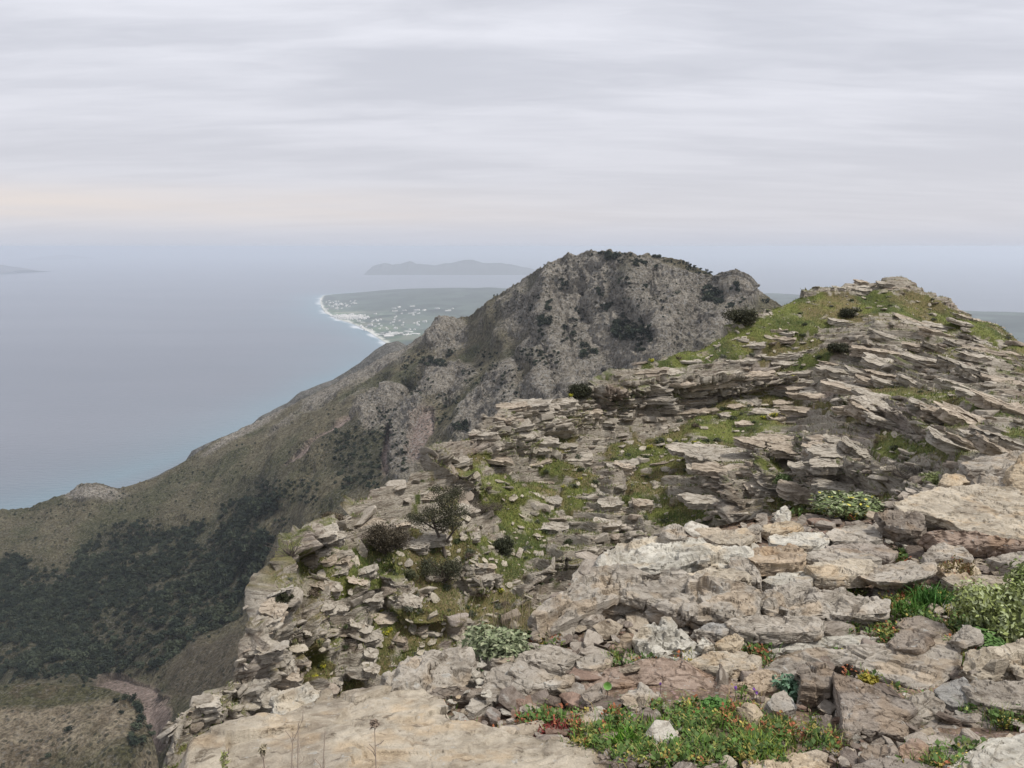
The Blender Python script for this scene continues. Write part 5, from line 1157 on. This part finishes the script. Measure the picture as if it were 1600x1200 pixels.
v, f, c = blades(P0, r.uniform(.04, .14, len(js)) * np.clip(dd_ / 30, .5, 1.2), .02 * np.clip(dd_ / 30, .6, 1.3), np.clip(cl_, .01, 1), 3, .8)
tag(mesh_np('slope_grass', v, f, m_leaf, c, smooth_=False), kind='stuff')
print('veg', time.time() - T0)

# ================================================================== near ground: small stones, herbs, plants
def inpoly(px, py, poly):
    x, y = np.asarray(px), np.asarray(py); ins = np.zeros(x.shape, bool); n = len(poly)
    for i in range(n):
        x1, y1 = poly[i]; x2, y2 = poly[(i + 1) % n]
        c = ((y1 > y) != (y2 > y)) & (x < (x2 - x1) * (y - y1) / (y2 - y1 + 1e-9) + x1); ins ^= c
    return ins
def blocked(px, py):
    b_ = np.zeros(np.shape(px), bool)
    for pl, th_ in slabs_top:
        c = pl.mean(0); b_ |= inpoly(px, py, c + (pl - c) * .95)
    return b_
top_l = np.array([(g[0], g[1]) for g in GT], float)
def fg_region(px, py): return py > np.interp(px, top_l[:, 0], top_l[:, 1]) + 4
def gpos(px, py, dz=-.055):
    Yd = rbG(px, py); p = P(px, py, Yd); p[..., 2] += dz * 1.0; return p
r = np.random.RandomState(600)
HERBZ = [(1060,1135,180,52,0),(1110,1020,160,24,0),(960,1150,80,34,0),(1440,950,90,34,-10),(1380,985,80,16,0),(1560,985,70,40,0),(1280,795,80,14,0),(1560,1090,50,26,0),(870,1112,50,14,0)]
# stones: sizes in metres
NP = 2600
px = r.uniform(560, 2100, NP * 8); py = 1240 - (r.rand(NP * 8) ** .8) * 470
ok_ = fg_region(px, py) & ~blocked(px, py); px, py = px[ok_][:NP], py[ok_][:NP]; gp = gpos(px, py, -.045)
sts = []
for i in range(len(px)):
    q = r.rand(); L = .010 + .016 * r.rand() + .09 * q ** 6; L *= min(2.2, gp[i][1] / 3.0) ** .8
    tk = list(TINTS.values())[r.choice([0, 0, 0, 0, 1, 1, 2, 4, 4, 6, 3])]
    if L > .022 and ell(px[i:i+1], py[i:i+1], HERBZ)[0] > .45 and r.rand() < .8: L = .012 + .01 * r.rand()
    sts.append((gp[i] + C3(0, 0, L * .12), frame(C3(r.normal(0, .25), r.normal(0, .25), 1), r.uniform(0, 6.28)), L, int(r.randint(21)), C3(*tk) * r.uniform(.8, 1.1), 'near', L / gp[i][1]))
# hand-placed clusters: quartz rubble beside the square-cut boulder, rubble under the ledges
def cluster(n, x, y, rx, ry, L0, L1, tint, lift=.0, Yk=None):
    for _ in range(n):
        a, b_ = x + rx * r.uniform(-1, 1), y + ry * r.uniform(-1, 1); p = gpos(np.array([a]), np.array([b_]), -.03)[0]; L = r.uniform(L0, L1)
        sts.append((p + C3(0, 0, lift * r.rand()), frame(C3(r.normal(0, .5), r.normal(0, .5), 1), r.uniform(0, 6.28)), L, int(r.randint(7)), C3(*TINTS[tint]) * r.uniform(.85, 1.12), 'near', 1 + L))
cluster(26, 735, 1062, 26, 34, .018, .04, 'pale', .07); cluster(10, 690, 1095, 30, 10, .015, .03, 'pale', .03)
cluster(22, 1010, 1125, 60, 20, .012, .03, 'tan'); cluster(40, 1030, 1172, 90, 16, .010, .022, 'purple'); cluster(26, 1225, 880, 110, 22, .03, .08, 'grey'); cluster(22, 1310, 838, 90, 14, .04, .09, 'pale'); cluster(16, 1240, 812, 60, 12, .04, .1, 'grey')
cluster(18, 1110, 1000, 60, 14, .02, .05, 'grey'); cluster(20, 880, 1000, 60, 22, .02, .06, 'dark'); cluster(20, 1500, 880, 70, 22, .03, .07, 'beige'); cluster(24, 1560, 870, 60, 16, .03, .06, 'purple'); cluster(14, 1540, 745, 60, 12, .06, .14, 'grey'); cluster(14, 1420, 770, 30, 10, .05, .1, 'grey')
sts.sort(key=lambda a: (proj(a[0])[0] > 1610, -a[6]))
def near_label(p, c, L):
    sz = 'fist-sized' if L > .05 * p[1] / 3 else ('egg-sized' if L > .03 * p[1] / 3 else 'small')
    qx_, qy_, _ = proj(p); g = c[0] / max(c[2], .01); tone = 'pale' if c[0] > .42 else ('rusty' if g > 1.6 else ('grey' if g < 1.25 else 'brown'))
    if qy_ > 1080: w_ = ('around the triangular slab' if qx_ > 1230 else 'in the bright herbs at bottom centre') if qx_ > 820 else 'on the gravel beside the big beige slab'
    elif qy_ > 940: w_ = ('below the yellow-green bush' if qx_ > 1300 else 'around the long reddish slab') if qx_ > 900 else 'beside the square-cut boulder at the cliff edge'
    elif qx_ > 1380: w_ = 'among the ledges near the largest flat slab'
    else: w_ = 'among the pale ledges behind the massive outcrop'
    return f'{sz} {tone} angular stone lying {w_}', f'{tone} stones {w_}'
smooth_key = {}
for it in sts[:300]:
    lb, gp_ = near_label(it[0], it[4], it[2]); stone_obj('stone', it, lb, 'stone', gp_)
merge('gravel', sts[300:], m_stone, None, None)

# herbs: uncountable ground cover of little rosettes, stonecrop and grass
HERB = [(1060,1135,170,48,0,1.0),(1150,1100,80,34,0,1),(960,1150,70,26,0,.8),(1100,1020,150,22,0,.8),(1010,1015,60,14,0,.6),(1250,1150,60,40,0,.7),(1440,950,90,36,-10,1),(1380,985,80,16,0,.8),(1300,978,90,14,0,.7),(1560,985,80,50,0,1),(1560,1090,60,30,0,1),(1460,1100,40,22,0,.8),(1440,1060,30,14,0,.6),(1500,1170,70,18,0,.7),(1360,925,60,10,0,.5),(1330,870,60,10,0,.8),(1240,870,70,10,0,.4),
        (1280,795,80,14,0,1),(1380,865,70,10,0,.8),(1560,870,80,16,0,.9),(1200,915,80,8,0,.5),(1110,890,60,8,0,.5),(1000,925,60,8,0,.3),(870,1110,60,16,0,.8),(680,1085,26,10,0,.5),(850,1000,30,30,0,.5),(1350,1045,60,8,20,.7),(1390,1095,60,10,20,.6),(1240,1010,90,6,0,.5),(740,1128,40,6,0,.3),(1480,860,40,8,0,.5),(1150,1165,120,20,0,.6),(1420,1190,50,14,0,.6)]
CEN, COLR, KIND = [], [], []
for (x, y, rx, ry, a, dn) in HERB:
    n = int(rx * ry * .115 * dn * 1.7) + 12

    t_ = r.uniform(0, 6.28, n); q = np.sqrt(r.rand(n)); dx, dy = rx * q * np.cos(t_), ry * q * np.sin(t_); ca, sa = math.cos(math.radians(a)), math.sin(math.radians(a))
    xx, yy = x + dx * ca - dy * sa, y + dx * sa + dy * ca; k = fg_region(xx, yy) & ~blocked(xx, yy); k &= fbm(np.stack([xx / 26, yy / 15, 0 * xx], -1), 3, 615) > .10 + .12 * r.normal(size=len(xx)); xx, yy = xx[k], yy[k]
    if not len(xx): continue
    CEN.append(gpos(xx, yy, -.055)); f = fbm(CEN[-1] / .25, 2, 610)
    redzone = (abs(xx - 1130) < 130) & (abs(yy - 1025) < 30) | (xx < 910) & (yy > 1090) & (yy < 1130)
    u_ = r.rand(len(xx)) + f * .5; kd = np.where(redzone, np.where(u_ < .35, 0, np.where(u_ < .9, 2, 3)), np.where(u_ < .40, 0, np.where(u_ < .70, 1, np.where(u_ < .88, 3, 2)))); KIND.append(kd)
CEN = np.concatenate(CEN); KIND = np.concatenate(KIND)
PAL = {0: (.075, .125, .032), 1: (.16, .18, .05), 2: (.27, .095, .045), 3: (.30, .24, .06)}
VV, FF, CCc = [], [], []; n = 0
lv = 13
nC_ = len(CEN); a = r.uniform(0, 6.28, (nC_, lv)); el = r.uniform(.05, 1.25, (nC_, lv)); scl = (CEN[:, 1] / 3.2) ** .5
L_ = r.uniform(.007, .019, (nC_, lv)) * scl[:, None] * (1 + .5 * (KIND == 0))[:, None]; base = CEN[:, None] + np.stack([np.cos(a), np.sin(a), 0 * a], -1) * (r.rand(nC_, lv) * .022 * scl[:, None])[..., None] + np.array([0, 0, 1]) * (r.rand(nC_, lv) * .045 * scl[:, None])[..., None]
d1 = np.stack([np.cos(a) * np.cos(el), np.sin(a) * np.cos(el), np.sin(el)], -1); sd_ = np.stack([-np.sin(a), np.cos(a), 0 * a], -1); wd_ = L_ * r.uniform(.22, .5, (nC_, lv))
q = np.stack([base, base + d1 * L_[..., None] * .55 + sd_ * wd_[..., None], base + d1 * L_[..., None], base + d1 * L_[..., None] * .55 - sd_ * wd_[..., None]], 2).reshape(-1, 3)
pc_ = np.array([PAL[i] for i in range(4)])[KIND][:, None] * (1 + .3 * r.normal(size=(nC_, lv, 1))) * (1 + .15 * r.normal(size=(nC_, 1, 1)))
tag(mesh_np('ground_herbs', q, np.arange(len(q)).reshape(-1, 4), m_leaf, np.repeat(np.clip(pc_, .01, 1).reshape(-1, 3), 4, 0), smooth_=False), kind='stuff')
# grass
js = r.choice(nC_, 9000); P0 = CEN[js] + r.normal(0, .03, (9000, 3)) * C3(1, 1, 0); k = r.rand(9000, 1)
cl_ = np.where(k < .6, C3(.10, .20, .03), np.where(k < .85, C3(.22, .24, .06), C3(.34, .26, .12))) * (1 + .2 * r.normal(size=(9000, 1)))
v, f, c = blades(P0, r.uniform(.02, .085, 9000) * (P0[:, 1] / 3.2) ** .5, np.full(9000, .0035), np.clip(cl_, .01, 1), 5, .9)
tag(mesh_np('short_grass', v, f, m_leaf, c, smooth_=False), kind='stuff')
def tuft(name, x, y, n, h, wd, col, label, cat='plant', lean=.7, spread=.03, tip=None, seed=0):
    r2 = np.random.RandomState(seed); p = gpos(np.array([x]), np.array([y]), -.05)[0]
    P0 = r2.normal(0, spread, (n, 3)) * C3(1, 1, 0); cl_ = np.clip(C3(*col) * (1 + .22 * r2.normal(size=(n, 1))), .01, 1)
    v, f, c = blades(P0, r2.uniform(.5, 1, n) * h, np.full(n, wd), cl_, seed, lean, tip); o = mesh_np(name, v, f, m_leaf, c, smooth_=False); o.location = p.tolist(); tag(o, label, cat); return o
tuft('grass_tuft', 975, 1150, 240, .085, .006, (.10, .22, .025), 'bright green feathery tuft beside the gravel in the bottom centre', seed=1, spread=.022)
tuft('grass_tuft', 1030, 1125, 130, .06, .006, (.14, .24, .03), 'light green tuft just above the bright feathery tuft', seed=2)
tuft('grass_tuft', 1190, 1160, 120, .07, .005, (.20, .27, .04), 'yellow-green spiky tuft left of the triangular slab', seed=3)
tuft('grass_tuft', 1452, 935, 260, .16, .008, (.06, .15, .03), 'lush dark green grass clump under the big grey slabs', seed=4, spread=.045)
tuft('grass_tuft', 1420, 950, 160, .12, .008, (.08, .17, .03), 'smaller green grass clump left of the lush dark one', seed=5, spread=.045)
tuft('red_sedum', 868, 1128, 200, .035, .010, (.20, .045, .04), 'dark red stonecrop clump by the edge of the big beige slab', lean=.9, seed=6, spread=.035)
tuft('red_sedum', 1437, 1010, 90, .05, .008, (.34, .09, .06), 'pinkish red stonecrop between dark stones', lean=.9, seed=7)
tuft('dry_grass', 805, 972, 170, .20, .0025, (.34, .28, .19), 'dry upright grass stalks at the cliff edge behind the leafy plant', lean=.35, spread=.11, seed=8)
def near_bush(name, x, y, size, n, leaf, col, label, cat='plant', **kw):
    p = gpos(np.array([float(x)]), np.array([float(y)]), -.05)[0]
    return bush(name, p, size, n, leaf, col, label, cat, **kw)
near_bush('leafy_plant', 770, 1022, .18, 3600, .010, (.17, .20, .11), 'pale-leaved green plant between the lumpy boulder and the massive outcrop', seed=21, up=.5, sx=1.5, sz=1.1, elong=1.2, twigs=20, two=((.30, .32, .20), .3))
near_bush('leafy_plant', 725, 1050, .10, 900, .011, (.09, .14, .06), 'dark green leafy plant at the left foot of the pale-leaved one', seed=22, up=.5, elong=1.2)
near_bush('spurge_bush', 1565, 985, .235, 9000, .0115, (.25, .29, .10), 'big yellow-green bush with thick rounded leaves at the right edge', 'bush', seed=23, up=.6, sx=1.0, sz=1.3, elong=1.15, twigs=40, two=((.33, .37, .20), .35))
near_bush('spurge_bush', 1640, 965, .26, 8000, .0115, (.17, .22, .06), 'second leafy bush cut by the right edge behind the yellow-green one', 'bush', seed=24, up=.6, sz=1.5, elong=1.15, twigs=30, two=((.33, .36, .18), .3))
near_bush('leafy_plant', 1545, 1003, .13, 900, .02, (.10, .18, .05), 'broad-leaved dark green plant at the foot of the yellow-green bush', seed=25, up=.8, elong=1.0, sz=.7)
near_bush('leafy_shrub', 1318, 800, .33, 4200, .018, (.15, .19, .08), 'pale-flowered leafy shrub on the grass below the dark crag', 'shrub', seed=26, up=.5, sx=1.3, sz=.7, two=((.30, .32, .20), .3), flowers=((.5, .45, .08), 60, .02))
near_bush('leafy_plant', 1237, 1070, .075, 420, .012, (.13, .22, .14), 'small blue-green bushy plant beside the rusty rounded rock', seed=27, up=.5, elong=1.3)
near_bush('leafy_plant', 1260, 862, .12, 260, .02, (.22, .21, .2), 'greyish small plant growing on the pale ledge', seed=28)
near_bush('twiggy_plant', 1500, 905, .15, 420, .009, (.22, .18, .08), 'thin reddish twiggy plant left of the yellow-green bush', seed=29, sz=1.4, twigs=50, shell=.2, two=((.24, .11, .06), .25))
near_bush('leafy_plant', 1120, 1095, .075, 480, .014, (.07, .15, .035), 'dark green broad-leaved plant in the middle of the near herbs', seed=30, up=.8, elong=1.1, sz=.7)
near_bush('leafy_plant', 1090, 1112, .065, 380, .013, (.09, .18, .04), 'green broad-leaved plant left of the darkest one in the near herbs', seed=32, up=.8, elong=1.1, sz=.7)
near_bush('leafy_plant', 1355, 1056, .05, 200, .012, (.30, .25, .04), 'small yellow-leaved plant on the edge of the triangular slab', seed=33, up=.5)
# the single round leaf standing in front of the reddish slab
p = gpos(np.array([948.]), np.array([1082.]), -.02)[0]; th_ = np.linspace(0, 6.283, 24, endpoint=False)
vv2 = [np.stack([np.cos(th_) * k, np.sin(th_) * k * .95 - .1 * k, .010 * k * k + 0 * th_], 1) * C3(.019, .018, 1) for k in (.02, .5, .85, 1.0)]
vv2 = np.array(vv2); Rm_ = frame(C3(.15, -.75, .65), .3); vv2 = vv2.reshape(-1, 3) @ Rm_.T
e = empty('round_leaf_plant', p); mesh_np('leaf', vv2 + C3(0, 0, .05), gridfaces(4, 24, True), m_leaf, np.repeat(np.array([(.10, .22, .04), (.10, .22, .04), (.16, .28, .08), (.30, .36, .2)]), 24, 0), parent=e)
mesh_np('stem', *tube([(0, 0, -.02), (.004, .0, .02), (0, 0, .05)], [.002, .002, .0015], 6), m_bark, parent=e); tag(e, 'single round bright green leaf standing in front of the long reddish slab', 'plant')
# purple flowers
for i, (x, y, lb) in enumerate([(1147, 1084, 'tiny purple flower at the right end of the long reddish slab'), (1180, 1092, 'tiny purple flower below the rusty rounded rock'), (1030, 1078, 'tiny blue-violet flower under the long reddish slab'), (1176, 1086, 'tiny lilac flower in the herbs above the tan cobble')]):
    p = gpos(np.array([float(x)]), np.array([float(y)]), -.04)[0]; e = empty('purple_flower', p); r2 = np.random.RandomState(i)
    mesh_np('stem', *tube([(0, 0, 0), (.006, 0, .03), (.004, 0, .065)], [.0015, .0013, .001], 5), m_bark, parent=e)
    v, f, _ = leaf_cloud(26, r2, [(.004, 0, .068, .005, .005, .005)], .0042, shell=.4, elong=1.1); mesh_np('petals', v, f, m_leaf, C3(.30, .13, .50), smooth_=False, parent=e); tag(e, lb, 'flower')
# dry stalks rising at the bottom left, just in front of the beige slab
m_dry, N, bs = new_mat('dry_stem'); N.set(bs, 'Base Color', N.mix(N.noise(pos(N), 40, 3), (.24, .19, .15), (.40, .33, .26))); N.set(bs, 'Roughness', .9)
r2 = np.random.RandomState(71)
for i, (x, yt, lb) in enumerate([(458, 1122, 'tall thin dry stalk standing left of the others in front of the beige slab'), (410, 1150, 'short forked dry stalk at the left end of the beige slab'), (432, 1140, 'bent dry stalk between the forked one and the tallest'), (508, 1120, 'slanting dry stalk right of the tallest'), (466, 1108, 'tallest straight dry stalk in front of the beige slab'), (540, 1165, 'low branching dry stalk in the bottom edge plants'), (585, 1108, 'dry stalk carrying a brown withered seed head'), (620, 1160, 'thin dry stem leaning right beside the seed head'), (350, 1150, 'greenish thin stalk at the far left end of the slab')]):
    if i in (2, 5, 7): continue
    if i in (2, 5, 7): continue
    yt += 22; Yd = 1.75 + .06 * r2.rand(); b0 = P(x + r2.uniform(-14, 14), 1290, Yd); t1 = P(x, yt, Yd + .03); mid = (b0 + t1) / 2 + C3(r2.normal(0, .006), 0, 0); parts = [tube([b0, mid, t1], [.0019, .0016, .0009], 5)]
    for k in range(3):
        f_ = r2.uniform(.45, .95); s0_ = b0 * (1 - f_) + t1 * f_; e1 = s0_ + C3(r2.uniform(-.03, .03), r2.uniform(-.01, .01), r2.uniform(.015, .05)); parts.append(tube([s0_, (s0_ + e1) / 2 + C3(.004, 0, 0), e1], [.0014, .0012, .0008], 4))
    e = empty('dry_stalk', b0); mesh_np('stem', join(parts)[0] - b0, join(parts)[1], m_dry, parent=e)
    if i in (6, 1, 5):
        v, f, _ = leaf_cloud(60, r2, [(0, 0, 0, .007, .006, .011)], .006, shell=.5); mesh_np('seed_head', v + t1 - b0, f, m_leaf, C3(.28, .22, .17) if i == 6 else C3(.3, .26, .18), smooth_=False, parent=e)
    if i == 8:
        v, f, _ = leaf_cloud(40, r2, [(0, 0, -.03, .008, .008, .03)], .006, shell=.5); mesh_np('leaf', v + t1 - b0, f, m_leaf, C3(.28, .30, .12), smooth_=False, parent=e)
    tag(e, lb, 'plant')
near_bush('leafy_plant', 572, 1215, .05, 260, .010, (.14, .2, .05), 'small green sprig at the bottom edge below the seed head', seed=34, up=.5, two=((.3, .08, .05), .2))
near_bush('leafy_plant', 672, 1082, .045, 240, .010, (.20, .22, .05), 'small yellow-green plant in a crack behind the beige slab', seed=35, up=.4, two=((.3, .1, .05), .15))

# ================================================================== the town and farm buildings on the coastal plain
LV = bpy.data.objects['coastal_plain'].data; LA = np.empty(len(LV.vertices) * 3, np.float32); LV.vertices.foreach_get('co', LA); LA = LA.reshape(-1, 3); lx, ly, ld = proj(LA.astype(float))
m_wall, N, bs = new_mat('white_plaster'); N.set(bs, 'Base Color', N.mix(N.noise(pos(N), .01, 2), (.62, .59, .54), (.78, .77, .74))); N.set(bs, 'Roughness', .9)
def house_mesh(w_, d_, h_, w2, h2):
    parts = []
    for (cx, cy, a, b_, z0, z1) in [(0, 0, w_, d_, -3, h_), (w_ * .25, 0, w2, d_ * .8, h_, h_ + h2)]:
        v = np.array([(cx + sx * a / 2, cy + sy * b_ / 2, z) for z in (z0, z1) for sx, sy in ((-1, -1), (1, -1), (1, 1), (-1, 1))]); f = np.array([(0,1,5,4),(1,2,6,5),(2,3,7,6),(3,0,4,7),(4,5,6,7)]); parts.append((v, f))
    o = mesh_np('coastal_house', *join(parts), m_wall, smooth_=False, link=False); me = o.data; bpy.data.objects.remove(o); return me
hm = [house_mesh(18, 12, 7, 8, 3), house_mesh(26, 14, 9, 12, 3), house_mesh(14, 14, 6, 7, 3), house_mesh(44, 14, 8, 20, 2), house_mesh(60, 22, 4, 30, 1)]
r = np.random.RandomState(88)
for (x, y, rx, ry, n, ks, lb, gp_) in [(543,495,24,4,150,(0,1,2),'small pale house in the dense seaside town behind the beach','houses of the seaside town'), (562,497,14,3,24,(0,1,2),'small pale house in the dense seaside town behind the beach','houses of the seaside town'), (530,476,28,8,40,(0,1,2),'pale house scattered on the cape beyond the town','houses on the cape'), (620,506,60,16,50,(0,2,1),'pale farm building or greenhouse on the green plain','farm buildings on the plain'), (650,485,60,8,12,(3,),'long pale building far out on the plain','long buildings far out on the plain'), (610,522,40,4,14,(4,3),'long white greenhouse near the straight beach','greenhouses near the beach')]:
    for _ in range(n):
        a, b_ = x + rx * np.clip(r.normal(0, .5), -1, 1), y + ry * np.clip(r.normal(0, .5), -1, 1); j = np.argmin((lx - a) ** 2 + ((ly - b_) * 3) ** 2)
        o = bpy.data.objects.new('coastal_house', hm[ks[r.randint(len(ks))]]); o.location = (LA[j] + C3(r.normal(0, 14), r.normal(0, 20), .5)).tolist(); o.rotation_euler = (0, 0, r.choice([0, .3, 1.2, -.5]) + r.normal(0, .1)); s_ = r.uniform(.9, 1.7); o.scale = (s_, s_, s_); COL.objects.link(o); tag(o, lb, 'house', gp_)
print('near', time.time() - T0)

# ================================================================== haze
def build_haze():
    x0, x1, y0, y1, z0, z1 = -108000, 108000, -20000, 112000, -803.5, 10
    v = [(x, y, z) for x in (x0, x1) for y in (y0, y1) for z in (z0, z1)]
    f = [(0,1,3,2),(4,6,7,5),(0,4,5,1),(2,3,7,6),(0,2,6,4),(1,5,7,3)]
    m = bpy.data.materials.new('haze'); m.use_nodes = True; N = NT(m.node_tree); N.n.clear()
    out = N.new('ShaderNodeOutputMaterial'); pv = N.new('ShaderNodeVolumePrincipled')
    N.set(pv, 'Color', (.80, .862, .955, 1)); N.set(pv, 'Density', HAZE); N.set(pv, 'Anisotropy', .25)
    N.l.new(pv.outputs[0], out.inputs['Volume'])
    o = mesh_np('haze', np.array(v, float), np.array(f), m, smooth_=False); tag(o, kind='stuff')
HAZE = 5.5e-5
build_haze()
print('total', time.time() - T0)
